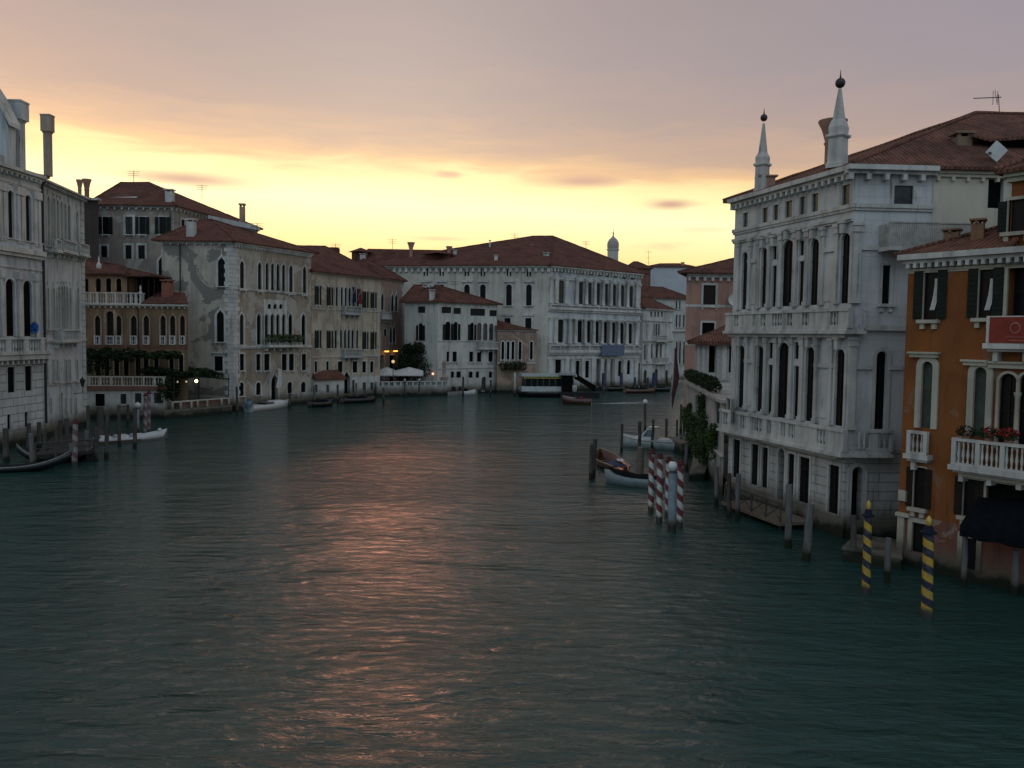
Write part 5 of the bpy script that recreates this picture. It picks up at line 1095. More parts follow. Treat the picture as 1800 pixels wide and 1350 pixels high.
mb = MB(); w0, w1 = yp(646, 437, 172), yp(860, 441, 172); s0, s1 = HA.pt(.0, za_+.3, -1.0), HA.pt(HA.u(930, 466), za_+.3, -1.0); mb.face([s0, s1, w1, w0]); mb.face([s0, w0, w0+V((-3, 8, -4))]); mb.face([w0, w1, w1+V((4, 10, -4)), w0+V((-3, 10, -4))]); mb.build('roof', TILE, LA)
for x, yb, yt, w, k, Y in ((722.5, 452, 426, 8, 'flare', 170), (789.5, 455, 433, 7, 'flare', 170), (800, 456, 439, 6, 'box', 169.5), (861, 452, 422, 3, 'box', 174), (935, 448, 430, 5, 'box', 174), (872, 464, 448, 6, 'box', 163.5), (960, 463, 444, 10, 'box', 165), (638, 461, 446, 9, 'box', 165)): chim_px(ra, x, yb, yt, w, Y, k, OFFWH if k == 'box' else TERRA)
mb = MB(); p = yp(634, 447, 170); mb.box(p+V((0, 0, -2)), 3.2, 2, 2.4); mb.lathe(p+V((0, 0, .4)), [(2.6, 0), (.1, .9)], 4, smooth=False); mb.build('dormer', TILE, ra)
mb = MB(); p = yp(770, 449, 168); mb.box(p+V((0, 0, -1.5)), 5, 2, 1.7); mb.lathe(p+V((0, 0, .2)), [(3.6, 0), (.1, .8)], 4, smooth=False); mb.build('dormer', TILE, ra)

# ---- bell tower dome behind the great palace
Y = 232.0; p = yp(1075, 560, Y); k = Y/F
DT = thing('bell_tower', 'onion-domed bell tower rising behind the great palace roof', 'tower', (p.x, p.y, 0)); mb = MB(); P_ = V((p.x, p.y, 0)); zz = lambda y: zat(p, y)
mb.lathe(P_, [(9.5*k, 0), (9.5*k, zz(441)), (11*k, zz(440)), (11*k, zz(438))], 12, smooth=False); mb.build('drum', OFFWH, DT); mb = MB()
mb.lathe(P_, [(9.6*k, zz(438)), (10.4*k, zz(432)), (9.8*k, zz(426)), (7*k, zz(421)), (3*k, zz(417.5)), (1.2*k, zz(415)), (.9*k, zz(411)), (1.6*k, zz(409.5)), (.4*k, zz(408)), (.25*k, zz(402))], 14); mb.build('dome', simple('lead_dome', (.27, .25, .25), .6, .3, .15), DT)

# ---- white palaces and houses at the far bend
BX = face_px(1128, 681.5, 541, 1183, 545)
LX = thing('small_baroque_palace', 'small white palace with balconies right of the great palace', 'palace', (BX.p0.x, BX.p0.y, 0), GL)
def sxx(x): return 1040+x/8.435
for x, yt, yb, w in ((960, 569, 590, 3), (997, 569, 590, 3), (925, 569, 590, 2.5), (965, 604, 630, 4.5), (1025, 605, 630, 3), (890, 605, 630, 3), (790, 606, 632, 3), (1110, 606, 632, 3), (790, 650, 674, 6), (952, 648, 676, 6.5), (1108, 650, 676, 5)): win(LX, BX, sxx(x), yt, yb, w, 'arch' if yt > 640 else 'rect', .12, .06, 0, None, .35, pane=GLASS, fmat=STONE)
for x in (905, 935, 957, 985): win(LX, BX, 930+x/4.22, 547.5, 557, 3, 'rect', .1, .05, 0, None, .25, fmat=STONE)
build_wall('wall', LWHITE, LX, [BX], extra=sides(BX, 10)); course(LX, BX, BX.z1-.4, .4, .5, STONE, 'cornice'); course(LX, BX, BX.z(1155, 566), .35, .3, STONE); course(LX, BX, BX.z(1155, 601), .4, .35, STONE); course(LX, BX, BX.z(1155, 640), .4, .35, STONE)
for a, b, y in ((1147, 1166, 599), (1147, 1168, 638)): balcony(LX, BX, BX.u(a, y), BX.u(b, y), BX.z(1155, y), 1.2, 1.0, STONE, .3)
for px in (1139, 1172): pil(LX, BX, px, 569, 598, 5, .25, STONE, .5); pil(LX, BX, px, 603, 636, 5.5, .3, STONE, .5)
A, Bq, C, D = back_quad(BX, 10); roof(LX, A, Bq, C, D, BX.z1+.02, yp(1120, 521, 187), yp(1140, 524, 190), .5)
yx = 203.0; X0, X1 = yp(1122, 600, yx), yp(1212, 600, yx+3); FX = Face(X0, X1, 0, zat(X0, 523))
LY = thing('far_white_house', 'pale far house with paired windows between the small white palace and the terracotta building', 'house', (X0.x, X0.y, 0), GL)
for px in (1189, 1195): 
    for yt, yb in ((529, 543), (553, 575), (600, 640)): win(LY, FX, px, yt, yb, 2.6, 'arch', .15, .06, .2, None, .3, fmat=STONE)
for px in (1202,): 
    for yt, yb in ((553, 575), (600, 640)): win(LY, FX, px, yt, yb, 2.6, 'arch', .15, .06, .2, None, .3, fmat=STONE)
build_wall('wall', PALEW, LY, [FX], extra=sides(FX, 10)); course(LY, FX, FX.z1-.3, .3, .5, STONE, 'cornice'); course(LY, FX, FX.z(1195, 584), .4, .4, STONE); A, Bq, C, D = back_quad(FX, 12); roof(LY, A, Bq, C, D, FX.z1+.02, yp(1125, 503, yx+6), yp(1165, 505, yx+6), .6)
yb_ = 240.0; X0, X1 = yp(1139, 600, yb_), yp(1215, 600, yb_); FB = Face(X0, X1, 0, zat(X0, 468)); LB = thing('blank_wall_house', 'blank blue-grey rendered wall rising behind the far white house', 'building', (X0.x, X0.y, 0), GL)
build_wall('wall', BLUEB, LB, [FB], extra=sides(FB, 12)); A, Bq, C, D = back_quad(FB, 12); roof(LB, A, Bq, C, D, FB.z1+.02, yp(1160, 463.5, yb_+5), yp(1195, 463.5, yb_+5), .5); chim_px(LB, 1200, 470, 461, 5, yb_+2, 'box', TERRA)
yc_ = 222.0; X0, X1 = yp(1098, 600, yc_), yp(1141, 600, yc_); FR = Face(X0, X1, 0, zat(X0, 471)); LR = thing('far_red_house', 'dark red far house behind the right end of the great palace', 'house', (X0.x, X0.y, 0), GL)
build_wall('wall', REDBR, LR, [FR], extra=sides(FR, 10)); A, Bq, C, D = back_quad(FR, 10); roof(LR, A, Bq, C, D, FR.z1+.02, yp(1114, 460, yc_+5), yp(1121, 460, yc_+5), .5)

# ---- television aerials on the roofs
def aerial(parent, px, yb, yt, Y):
    a, b = yp(px, yb, Y), yp(px, yt, Y); mb = MB(); mb.tube([a, b], .04, 5); k = (b-a).length
    for f_, w in ((.95, .9), (.8, .7), (.66, .8)): p = a.lerp(b, f_); mb.tube([p-V((w, .2, 0)), p+V((w, .2, 0))], .025, 4)
    mb.build('aerial', METAL, parent)
for pr, px, yb, yt, Y in ((r4, 235, 325, 300, 134), (r4, 355, 350, 325, 138), (r5, 452, 412, 392, 127), (r6, 590, 448, 428, 147), (ra, 690, 442, 420, 173), (ra, 905, 432, 410, 178), (ra, 1030, 440, 424, 188), (LY, 1140, 505, 440, 209), (r8, 800, 512, 494, 154)): aerial(pr, px, yb, yt, Y)

# ---- ground behind the facades
def bank(name, pts, z):
    mb = MB(); n_ = len(pts); top = [V((p[0], p[1], z)) for p in pts]; bot = [V((p[0], p[1], -1)) for p in pts]
    mb.face(top)
    for i in range(n_): mb.face([bot[i], bot[(i+1) % n_], top[(i+1) % n_], top[i]])
    return tag(mb.build(name, GROUND), kind='structure')
bl_ = [F1_.pt(0, 0, -.6), B2.p0-B2.n*.6, B2.p1-B2.n*.6, W3.p0-W3.n*.6, W3.p1-W3.n*.6, H5.p0-H5.n*.6, G5.p0-G5.n*.6, G5.p1-G5.n*.6, B6.p1-B6.n*.6, GW.p0-GW.n*.2, GW.p1-GW.n*.2, G8.p1-G8.n*.6, V((GA.p0.x, GA.p0.y+.6, 0)), GA.p1-GA.n*.6, BX.p1-BX.n*.6, FX.p1-FX.n*.6, V((60, 260, 0)), V((60, 420, 0)), V((-260, 420, 0)), V((-260, 60, 0))]
bank('left_bank_ground', bl_, .5)
bank('right_bank_ground', [OF.pt(13, 0, -.6), V((60, 30, 0)), V((80, 150, 0)), V((26, 130, 0)), Lf.pt(.3, 0, -.8), Lf.pt(Lf.L, 0, -.8), RF.pt(RF.L-.6, 0, -.8), V((pn.x+12, pn.y+1.6, 0)), V((OF.p0.x+5.6, OF.p0.y+4.2, 0)), OF.pt(.6, 0, -.6)], .5)

# ================================================================== mooring poles
def pole(px, yb, yt, r_, mat, label, pxt=None, name='mooring_pole', group=None, cap=None, cut=True):
    base = gp(px, yb); zt = zat(base, yt); top = base+V((0, 0, zt))
    if pxt is not None: q = yp(pxt, yt, base.y); top = V((q.x, q.y, q.z))
    else: top = base+V((random.uniform(-.03, .03)*zt, random.uniform(-.02, .02)*zt, zt))
    d = (top-base)/zt
    mb = MB(); n_ = 5; pts = [base+d*(-1.5)]+[base+d*(zt*i/n_)+V((random.uniform(-.02, .02), random.uniform(-.02, .02), 0))*(name == 'mooring_pole') for i in range(n_+1)]
    mb.tube(pts, [r_*1.08]+[r_*(1.05-.12*i/n_) for i in range(n_+1)], 10, jit=.03 if name == 'mooring_pole' else 0)
    o = mb.build(name, mat, None, base); tag(o, label, 'mooring pole', group)
    if cap:
        mb = MB(); mb.lathe(top, [(r_*1.02, 0), (r_*1.5, .02), (r_*1.5, .07), (r_*.9, .09), (r_*.85, .24), (r_*.5, .31)], 12); mb.build('cap', cap[0], o)
        if len(cap) > 1: mb = MB(); mb.lathe(top+V((0, 0, .315)), [(r_*.35, 0), (r_*.6, .12), (r_*.5, .26), (r_*.15, .36)], 8); mb.build('finial', cap[1], o)
    return o
YB = stripes('yellow_blue_stripes', (.38, .25, .025), (.006, .011, .034), .62)
RW = stripes('red_white_stripes', (.46, .47, .46), (.12, .013, .022), .80)
RW2 = stripes('faded_red_white_stripes', (.22, .19, .20), (.10, .05, .06), .9)
REDC = simple('red_cap', (.06, .014, .016), .7, .15); BLUC = simple('navy_cap', (.005, .008, .022), .7, .15)
GP = 'mooring poles by the right bank'; GQ = 'mooring poles by the left bank'
pole(1522, 1044, 908, .165, YB, 'yellow and blue striped pole standing before the arched side door of the white palace', 1526, 'striped_pole', 'yellow and blue striped poles', (BLUC, BRASS))
pole(1629, 1086, 938, .20, YB, 'yellow and blue striped pole in front of the orange house, the nearer of the two', 1632, 'striped_pole', 'yellow and blue striped poles', (BLUC, BRASS))
for px, yb, yt, pxt, lab in ((1144, 899, 798, 1145.5, 'red and white striped pole nearest the dark covered boat'), (1158.5, 918, 806, 1160, 'red and white striped pole standing second from the covered boat'),
                             (1173.5, 907, 812, 1175.5, 'red and white striped pole half hidden behind the pale blue lamp post'), (1194.5, 925, 818, 1196.5, 'red and white striped pole nearest the palace, right of the blue lamp post')):
    pole(px, yb, yt, .17, RW, lab, pxt, 'striped_pole', 'red and white striped poles', (REDC,))
def lamp_post(px, yb, yg, r_, rg, mat, label, pxt=None):
    base = gp(px, yb); q = yp(pxt if pxt else px, yg, base.y); t = thing('lamp_post', label, 'lamp post', base, 'globe lamps on mooring posts')
    mb = MB(); mb.tube([base+V((0, 0, -1.2)), base, base.lerp(q, .5), q-V((0, 0, rg*1.1))], [r_, r_, r_*.96, r_*.9], 12); mb.build('post', mat, t)
    mb = MB(); mb.lathe(q, [(rg*.5, -rg*.98), (rg*.9, -rg*.5), (rg, 0), (rg*.85, rg*.5), (rg*.5, rg*.85), (rg*.12, rg*1.0)], 14); mb.build('globe', GLOBE, t)
    mb = MB(); mb.lathe(q, [(r_*1.1, -rg*1.3), (rg*.7, -rg*1.05), (rg*.55, -rg*.93)], 12); mb.lathe(q, [(rg*.3, rg*.97), (rg*.35, rg*1.1), (rg*.1, rg*1.4), (.02, rg*1.7)], 10); mb.build('mount', METAL, t); return t
lamp_post(1181, 933, 819, .24, .27, PBLUE, 'thick pale blue lamp post with white globe among the red and white striped poles', 1182.5)
lamp_post(1134, 756, 706, .14, .28, WOOD, 'dark post with white globe lamp behind the white cabin boat')
lamp_post(242, 762, 712, .16, .30, PBLUE, 'pale blue post with white globe lamp beside the white open boat on the left')
for px, yb, yt, r_, m_, lab, pxt in (
    (1038.5, 843, 781, .15, WOOD, 'shorter of the two dark piles at the bow of the wooden boat', 1040), (1043.5, 840, 772, .15, WOOD, 'taller of the two dark piles at the bow of the wooden boat', 1046.5),
    (1092, 795, 745, .12, WOOD, 'slim dark pile at the bow of the white cabin boat', 1093.5), (1123.5, 800, 741, .16, WOOD, 'dark pile rising before the windscreen of the white cabin boat', 1125),
    (1125, 834, 786, .27, PLANK, 'thick greenish brown pile between the wooden boat and the cabin boat', 1126), (1146.5, 790, 737, .13, WOOD, 'dark pile standing against the cabin side of the white cabin boat', 1148),
    (1170.5, 778, 736, .13, WOOD, 'dark pile at the stern of the white cabin boat', 1172), (1189.5, 772, 738, .12, WOOD, 'thin pile between the cabin boat and the stone landing', 1190.5),
    (1196.5, 760, 711, .15, WOOD, 'tall dark pile against the far white corner of the loggia house', 1198), (1206, 826, 782, .14, WOODG, 'grey pile right of the striped poles below the stone landing', 1207),
    (1259, 890, 820, .14, WOODG, 'grey pile in front of the loggia house wall below the creeper', 1260), (1281, 910, 832, .14, WOOD, 'brown pile at the far end of the landing stage', 1281.5),
    (1296, 915, 833, .14, WOODG, 'grey pile standing in front of the landing stage railing', 1297.5), (1385.5, 962, 852, .17, WOODG, 'upright grey pile before the central windows of the white palace', 1388),
    (1417, 985, 886, .19, WOODG, 'leaning grey pile in front of the white palace wall', 1425), (1499, 988, 906, .14, WOOD, 'brown pile beside the arched side door of the white palace', 1501),
    (1559, 1024, 946, .13, WOODG, 'grey pile between the two yellow and blue striped poles', 1562), (1694, 1032, 944, .12, WOODG, 'thin grey pile against the right white framed window of the orange house', 1696.5),
    (1783, 1046, 967, .15, WOODG, 'pale grey pile under the blue awning near the right edge', 1786)):
    pole(px, yb, yt, r_, m_, lab, pxt, group=GP)
for px, yb, yt, r_, m_, lab in (
    (11.5, 812, 753, .22, WOOD, 'thick dark pile behind the black gondola at the left edge'), (50, 797, 744, .18, WOOD, 'dark pile against the rusticated base of the classical palace'), (56.5, 825, 762, .17, WOODG, 'grey pile in front of the black gondola'),
    (69, 793, 742, .18, WOOD, 'dark pile under the drainpipe of the classical palace'), (78.5, 806, 756, .17, WOOD, 'short dark pile before the base of the gothic palace'), (100, 806, 753, .17, WOOD, 'dark pile at the near end of the jetty'), (105.5, 792, 739, .18, WOOD, 'tall dark pile at the gothic palace door'), (120, 802, 736, .18, WOOD, 'dark pile left of the striped pole beside the jetty'),
    (156, 802, 713, .15, WOOD, 'slim tall pile in front of the ochre house left windows'), (154.5, 812, 757, .17, WOODG, 'short grey pile at the jetty corner'), (168, 811, 750, .18, WOOD, 'dark pile at the stern of the white open boat'), (175, 778, 715, .32, WOOD, 'thickest dark pile before the dark window of the ochre house base'),
    (187, 807, 727, .17, WOOD, 'tall dark pile crossing the white open boat near its stern'), (210, 784, 712, .15, WOOD, 'dark pile crossing the middle of the white open boat'), (224.5, 748, 711, .14, WOOD, 'dark pile close to the ochre house base, joined by a crossbar'), (237, 788, 716, .17, WOOD, 'dark pile next to the pale blue lamp post on the left'),
    (416.5, 727, 680, .15, WOOD, 'pile at the quoined corner of the gothic palace'), (434, 709, 679, .14, WOOD, 'pile in front of the quoined palace between its first two arched windows'), (459, 714, 680, .15, WOOD, 'pile behind the white motorboat'), (509, 716, 691, .16, WOOD, 'pile at the bow of the white motorboat'),
    (553, 708, 679, .2, WOODG, 'grey pile before the white annex of the cream palace'), (594, 709, 676, .17, WOOD, 'pile at the right corner of the white annex'), (627, 704, 673, .16, WOODG, 'grey pile right of the cream palace door'), (641, 705, 676, .14, WOOD, 'pile before the right windows of the cream palace base'),
    (674, 708, 682, .16, WOOD, 'pile in front of the restaurant wall at its left end'), (814, 696, 662, .2, WOOD, 'tall pile before the doors of the white corner house'), (862, 696, 668, .18, WOOD, 'pile at the right end of the white corner house'), (905, 697, 655, .2, OFFWH, 'white post at the bow of the water bus')):
    pole(px, yb, yt, r_, m_, lab, group=GQ)
for px, lab in ((711.5, 'white tipped dark pole at the middle of the garden wall'), (736.5, 'white tipped dark pole at the right of the garden wall')):
    pole(px, 697.5, 669, .14, WOOD, lab, group='white tipped poles', cap=(GLOBE,))
pole(131, 818, 744, .20, RW2, 'faded red striped pole at the end of the dark jetty', 132.5, 'striped_pole', 'faded striped poles on the left', (REDC,))
pole(255, 764, 696, .19, RW2, 'faded red striped pole left of a twin, beside the pale blue lamp post', 256, 'striped_pole', 'faded striped poles on the left', (REDC,))
pole(261, 760, 692, .19, RW2, 'faded red striped pole right of its twin, farthest from the blue lamp post', 262, 'striped_pole', 'faded striped poles on the left', (REDC,))
mb = MB(); a, b = gp(210, 784), gp(224.5, 748); mb.tube([a+V((0, 0, zat(a, 715))), b+V((0, 0, zat(b, 713.5)))], .07, 6); tag(mb.build('crossbar', WOOD, None, a), 'dark crossbar tying two piles beside the ochre house', 'crossbar')
for px, yb, yt, r_, lab in ((1060.5, 688, 656, .33, 'blue pole before the columned portal of the great palace'), (1092, 686, 655, .30, 'blue pole before the right windows of the great palace'), (1116, 686, 663, .22, 'thin blue pole at the right corner of the great palace'), (1138, 686, 664, .22, 'thin blue pole left of the small white palace door'), (1149.5, 687, 655, .42, 'thickest blue pole, before the door of the small white palace')):
    pole(px, yb, yt, r_, BLUEP, lab, None, 'blue_pole', 'blue mooring poles by the great palace')

# ================================================================== boats
def boat(name, label, cat, bow, stern, group=None, L=None):
    a, b = gp(*bow), gp(*stern); d = (a-b); LL = d.length; d.normalize()
    if L: b = a-d*L; LL = L
    o = (a+b)/2; t = thing(name, label, cat, o, group); s_ = V((-d.y, d.x, 0))
    return t, (lambda x, y, z: o+d*x+s_*y+V((0, 0, z))), LL
def hull(mb, T, L, beam, fb, br=.35, sr=.1, sw=.8, n=18, pw=2.6, inner=True, floor=.12, rake=.25, rim=.06):
    rows = []
    for i in range(n+1):
        t = i/n; w = beam/2*((sw+(1-sw)*min(1, t/.45)) if t < .45 else max(.015, 1-((t-.45)/.55)**pw)); z = fb+br*max(0, (t-.35)/.65)**2.2+sr*max(0, (.4-t)/.4)**2
        x = -L/2+L*t; k = max(0, (t-.6)/.4); xk = x-rake*k*k*L*.18
        o_ = [T(x, w, z), T(x-(x-xk)*.4, w*.86, z*.35), T(xk, w*.5*(1-k*.6), -.22), T(xk, -w*.5*(1-k*.6), -.22), T(x-(x-xk)*.4, -w*.86, z*.35), T(x, -w, z)]
        wi = max(.008, w-rim); zi = floor if inner else z+.03
        i_ = [T(x, -wi, z+.005), T(x-(.0 if t < .97 else .02), -wi*.9, min(z, zi) if inner else z+.03), T(x, wi*.9, min(z, zi) if inner else z+.03), T(x, wi, z+.005)]
        rows.append(o_+i_)
    mb.grid(rows, True, True)
    mb.face(rows[0]); mb.face(rows[-1][::-1])
def lbox(mb, T, x0, x1, y0, y1, z0, z1, tx=0, ty=0):
    mb.hexa([T(x0, y0, z0), T(x1, y0, z0), T(x1, y1, z0), T(x0, y1, z0), T(x0+tx, y0+ty, z1), T(x1-tx, y0+ty, z1), T(x1-tx, y1-ty, z1), T(x0+tx, y1-ty, z1)])
# white cabin cruiser
t, T, L = boat('cabin_boat', 'white cabin motorboat moored among dark piles by the right bank', 'boat', (1092, 784), (1196, 791), 'boats moored by the right bank')
mb = MB(); hull(mb, T, L, 2.2, .78, .35, 0, .85, inner=False); mb.build('hull', simple('grey_white_hull', (.25, .30, .30), .4), t); mb = MB()
for s_ in (-1, 1): mb.tube([T(-L/2+L*i/14, s_*1.12*((.85+.15*min(1, i/6.3)) if i < 6.3 else max(.015, 1-((i/14-.45)/.55)**2.6)), .80+.35*max(0, (i/14-.35)/.65)**2.2) for i in range(15)], .05, 5)
mb.build('gunwale', WPAINT, t)
mb = MB(); lbox(mb, T, -L*.06, L*.26, -.8, .8, .86, 1.06, .1, .1); mb.build('fore_deck', WPAINT, t)
mb = MB(); mb.hexa([T(-L*.12, -.85, .84), T(L*.18, -.75, .9), T(L*.18, .75, .9), T(-L*.12, .85, .84), T(-L*.10, -.7, 1.98), T(.02*L, -.62, 1.98), T(.02*L, .62, 1.98), T(-L*.10, .7, 1.98)]); cb_ = mb.build('cabin', WPAINT, t)
mb = MB()
for s_ in (-1, 1):
    y0, y1 = s_*.83, s_*.71
    mb.face([T(-L*.085, y0, 1.15), T(L*.10, y0*.955, 1.17), T(L*.025, y1, 1.82), T(-L*.08, y1, 1.82)][::s_])
mb.face([T(L*.157, -.62, 1.1), T(L*.157, .62, 1.1), T(L*.055, .55, 1.82), T(L*.055, -.55, 1.82)]); mb.build('window', simple('blue_grey_boat_glass', (.06, .075, .09), .1, .5), cb_)
mb = MB(); lbox(mb, T, -L*.40, -L*.14, -.85, .85, .84, .98); mb.build('cockpit_seat', WPAINT, t); mb = MB(); lbox(mb, T, -L*.12, -L*.11, -.7, .7, 1.98, 2.05); lbox(mb, T, -L*.13, L*.03, -.72, .72, 1.985, 2.06); mb.build('cabin_roof', WPAINT, cb_)
mb = MB(); lbox(mb, T, -L*.53, -L*.49, -.25, .25, .1, 1.25, .05, .05); mb.build('outboard_motor', BLACK, t); mb = MB(); mb.tube([T(L*.2, -.6, .98), T(L*.3, -.5, 1.3), T(L*.42, 0, 1.38), T(L*.3, .5, 1.3), T(L*.2, .6, .98)], .02, 5); mb.build('rail', METAL, t)
# open wooden boat
t, T, L = boat('wooden_boat', 'open varnished wooden boat with dark bundles aboard, between the piles on the right', 'boat', (1054, 811), (1116, 846), 'boats moored by the right bank', 6.4)
mb = MB(); hull(mb, T, L, 2.1, .55, .55, .05, .7, pw=3.6, floor=.06, rim=.1); mb.build('hull', VARN, t)
mb = MB()
for x in (L*.12, -L*.12, -L*.3): lbox(mb, T, x-.14, x+.14, -.88, .88, .36, .42)
mb.build('thwarts', VARN, t); mb = MB(); 
for s_ in (-1, 1): mb.tube([T(-L/2+L*i/12, s_*1.06*((.7+.3*min(1, i/5.4)) if i < 5.4 else max(.02, 1-((i/12-.45)/.55)**3.6)), .58+.55*max(0, (i/12-.35)/.65)**2.2) for i in range(13)], .045, 5)
mb.build('rub_rail', simple('pale_varnish', (.22, .17, .11), .5), t)
mb = MB(); mb.grid([[T(-.6-1.7*k/6+.12*math.sin(j*2+k), -.75+1.5*j/7, .42+.36*math.sin(math.pi*k/6)*math.sin(math.pi*j/7)+.1*math.sin(j*2.3+k*1.7)) for j in range(8)] for k in range(7)]); tag(mb.build('tarpaulin', simple('navy_tarp', (.03, .036, .07), .8), None, T(-1.4, 0, .5)), 'dark blue tarpaulin bundle lying in the wooden boat', 'tarpaulin')
mb = MB(); mb.grid([[T(-1.35-.75*k/5, -.55+.5*j/5, .82+.10*math.sin(math.pi*k/5)+.04*math.sin(j*2)) for j in range(6)] for k in range(6)]); tag(mb.build('white_cloth', CANVAS, None, T(-1.6, -.3, .8)), 'white cloth folded on the dark tarpaulin in the wooden boat', 'cloth')
# covered grey boat
t, T, L = boat('covered_boat', 'low grey boat under a dark cover, moored behind the red and white poles', 'boat', (1062, 848), (1163, 858), 'boats moored by the right bank')
mb = MB(); hull(mb, T, L, 1.8, .62, .35, .05, .8, inner=False); mb.build('hull', GPAINT, t)
mb = MB(); n_ = 12
mb.grid([[T(-L*.48+L*.9*i/n_, (-.8+1.6*j/6)*((.85+.15*min(1, i/5)) if i < 6 else max(.06, 1-((i/n_-.5)/.5)**2.4)), .68+.35*max(0, (i/n_-.35)/.65)**2.2+.16*math.sin(math.pi*j/6)*(1-.3*math.sin(i*1.4))) for j in range(7)] for i in range(n_+1)]); mb.build('cover', DBLUE, t)
# speedboat under way and its wake
t, T, L = boat('speedboat', 'brown wooden speedboat with a red cushion, under way near the water bus stop', 'boat', (988, 709.5), (1040, 711))
mb = MB(); hull(mb, T, L, 1.9, .85, .35, 0, .9, inner=True, floor=.3); mb.build('hull', VARN, t); mb = MB(); mb.grid([[T(L*.02+L*.46*i/8, (-.9+1.8*j/4)*max(.03, 1-max(0, (i/8*.46+.07)/.55)**2.6), .88+.1*math.sin(math.pi*j/4)+.33*max(0, (i/8*.46+.17)/.65)**2.2) for j in range(5)] for i in range(9)]); mb.build('fore_deck', simple('greyish_deck', (.24, .19, .17), .4), t)
mb = MB(); mb.hexa([T(L*.05, -.8, .95), T(L*.09, -.8, .95), T(L*.09, .8, .95), T(L*.05, .8, .95), T(L*.0, -.7, 1.4), T(L*.02, -.7, 1.4), T(L*.02, .7, 1.4), T(L*.0, .7, 1.4)]); mb.build('windscreen', GLASSG, t); mb = MB(); lbox(mb, T, -L*.2, -L*.08, -.8, .8, .5, 1.15, .05, .05); mb.build('cushion', CLOTHR, t); mb = MB(); lbox(mb, T, -L*.48, -L*.25, -.8, .8, .3, .8); mb.build('engine_cover', VARN, t)
m, n, b = newmat('wake_foam'); pos = n.n('ShaderNodeNewGeometry').outputs['Position']; uv_ = n.n('ShaderNodeTexCoord').outputs['Generated']; sp = n.n('ShaderNodeSeparateXYZ'); n.l(uv_, sp.inputs[0])
b.inputs['Base Color'].default_value = (.42, .46, .46, 1); b.inputs['Roughness'].default_value = .6
fade = n.m('MULTIPLY', n.sm(sp.outputs[0], 1.0, .1), n.sm(n.m('ABSOLUTE', n.m('SUBTRACT', sp.outputs[1], .5)), .5, .1)); al_ = n.m('MULTIPLY', n.sm(n.m('ADD', n.noise(pos, 1.6, 6, .7), n.m('MULTIPLY', fade, .3)), .45, .85), fade); n.l(n.m('MULTIPLY', al_, .8), b.inputs['Alpha'])
mb = MB(); a, b_ = T(-L*.45, 0, .006), gp(1200, 707); mb.grid([[V((a.x+(b_.x-a.x)*i/20, a.y+(b_.y-a.y)*i/20+(j-2)*(.5+1.6*i/20), .006)) for j in range(5)] for i in range(21)]); tag(mb.build('wake', m, None, V((a.x, a.y, 0))), kind='stuff')
# water bus and its landing stage
t, T, L = boat('water_bus', 'white and black passenger water bus at its floating stop before the great palace', 'water bus', (908, 697), (1010, 697.2))
mb = MB(); hull(mb, T, L, 3.4, .95, .2, 0, .95, pw=5, inner=False); mb.build('hull', BLACK, t); mb = MB(); lbox(mb, T, -L*.48, L*.44, -1.6, 1.6, 1.0, 1.85, .05, .04); mb.build('bulwark', simple('worn_white_paint', (.34, .37, .37), .5), t)
mb = MB(); lbox(mb, T, -L*.46, L*.40, -1.45, 1.45, 1.852, 3.2, .2, .08); cb_ = mb.build('cabin', GLASS, t); mb = MB(); 
for i in range(9): x = -L*.44+L*.82*i/8; lbox(mb, T, x-.06, x+.06, -1.49, 1.49, 1.853, 3.2, 0, .06)
mb.build('window_posts', TEALP, cb_); mb = MB(); lbox(mb, T, -L*.46, L*.41, -1.5, 1.5, 3.203, 3.55, 0, 0); mb.build('yellow_band', simple('yellow_band', (.36, .28, .07), .6), cb_); mb = MB(); lbox(mb, T, -L*.50, L*.45, -1.75, 1.75, 3.553, 4.0, .1, .15); mb.build('cabin_roof', simple('pale_roof_paint', (.25, .28, .27), .6), t)
mb = MB(); lbox(mb, T, L*.05, L*.13, -1.75, -1.62, 1.0, 1.7); mb.build('fender', BLACK, t)
st = thing('floating_stop', 'dark floating boat stop with a cabin beside the water bus', 'boat stop', gp(998, 699.5)); Y = 146.0
def ybox(mb, x0, x1, yt, yb, d0, d1): 
    p = [yp(x0, yb, d0), yp(x1, yb, d0)]; zt = zat(p[0], yt); q = [p[0], p[1], p[1]+V((0, d1-d0, 0)), p[0]+V((0, d1-d0, 0))]; mb.hexa([V((v.x, v.y, p[0].z)) for v in q]+[V((v.x, v.y, zt)) for v in q])
mb = MB(); ybox(mb, 985, 1054, 689, 700, 146.2, 147.9); mb.build('pontoon', BLACK, st); mb = MB(); ybox(mb, 987, 1006, 660, 689, 146.3, 147.8); mb.build('cabin', DARK, st); mb = MB(); ybox(mb, 984, 1012, 655, 659.5, 146, 148.4); mb.build('cabin_roof', simple('grey_roof_paint', (.25, .27, .27), .7), st); mb = MB(); ybox(mb, 1006.5, 1014, 677, 687, 146.1, 146.3); mb.build('notice_board', OFFWH, st)
gw_ = thing('gangway', 'dark sloping covered gangway from the floating stop to the quay of the great palace', 'gangway', yp(1045, 690, 152)); mb = MB(); q = [yp(1008, 663, 148), yp(1045, 689, 152), yp(1045, 689, 155), yp(1008, 663, 151)]; mb.hexa(q+[p+V((0, 0, .5)) for p in q]); mb.build('ramp', DARK, gw_); mb = MB()
for dy in (0, 2.9):
    a, b = yp(1008, 655, 148+dy), yp(1047, 679, 152+dy); mb.tube([a, b], .09, 5)
    for i in range(9): p = a.lerp(b, i/8); mb.tube([p, p-V((0, 0, 1.0))], .05, 4)
    for i in range(8): p, q_ = a.lerp(b, i/8), a.lerp(b, (i+1)/8); mb.face([p, q_, q_-V((0, 0, .95)), p-V((0, 0, .95))])
mb.build('railing', DARK, gw_)
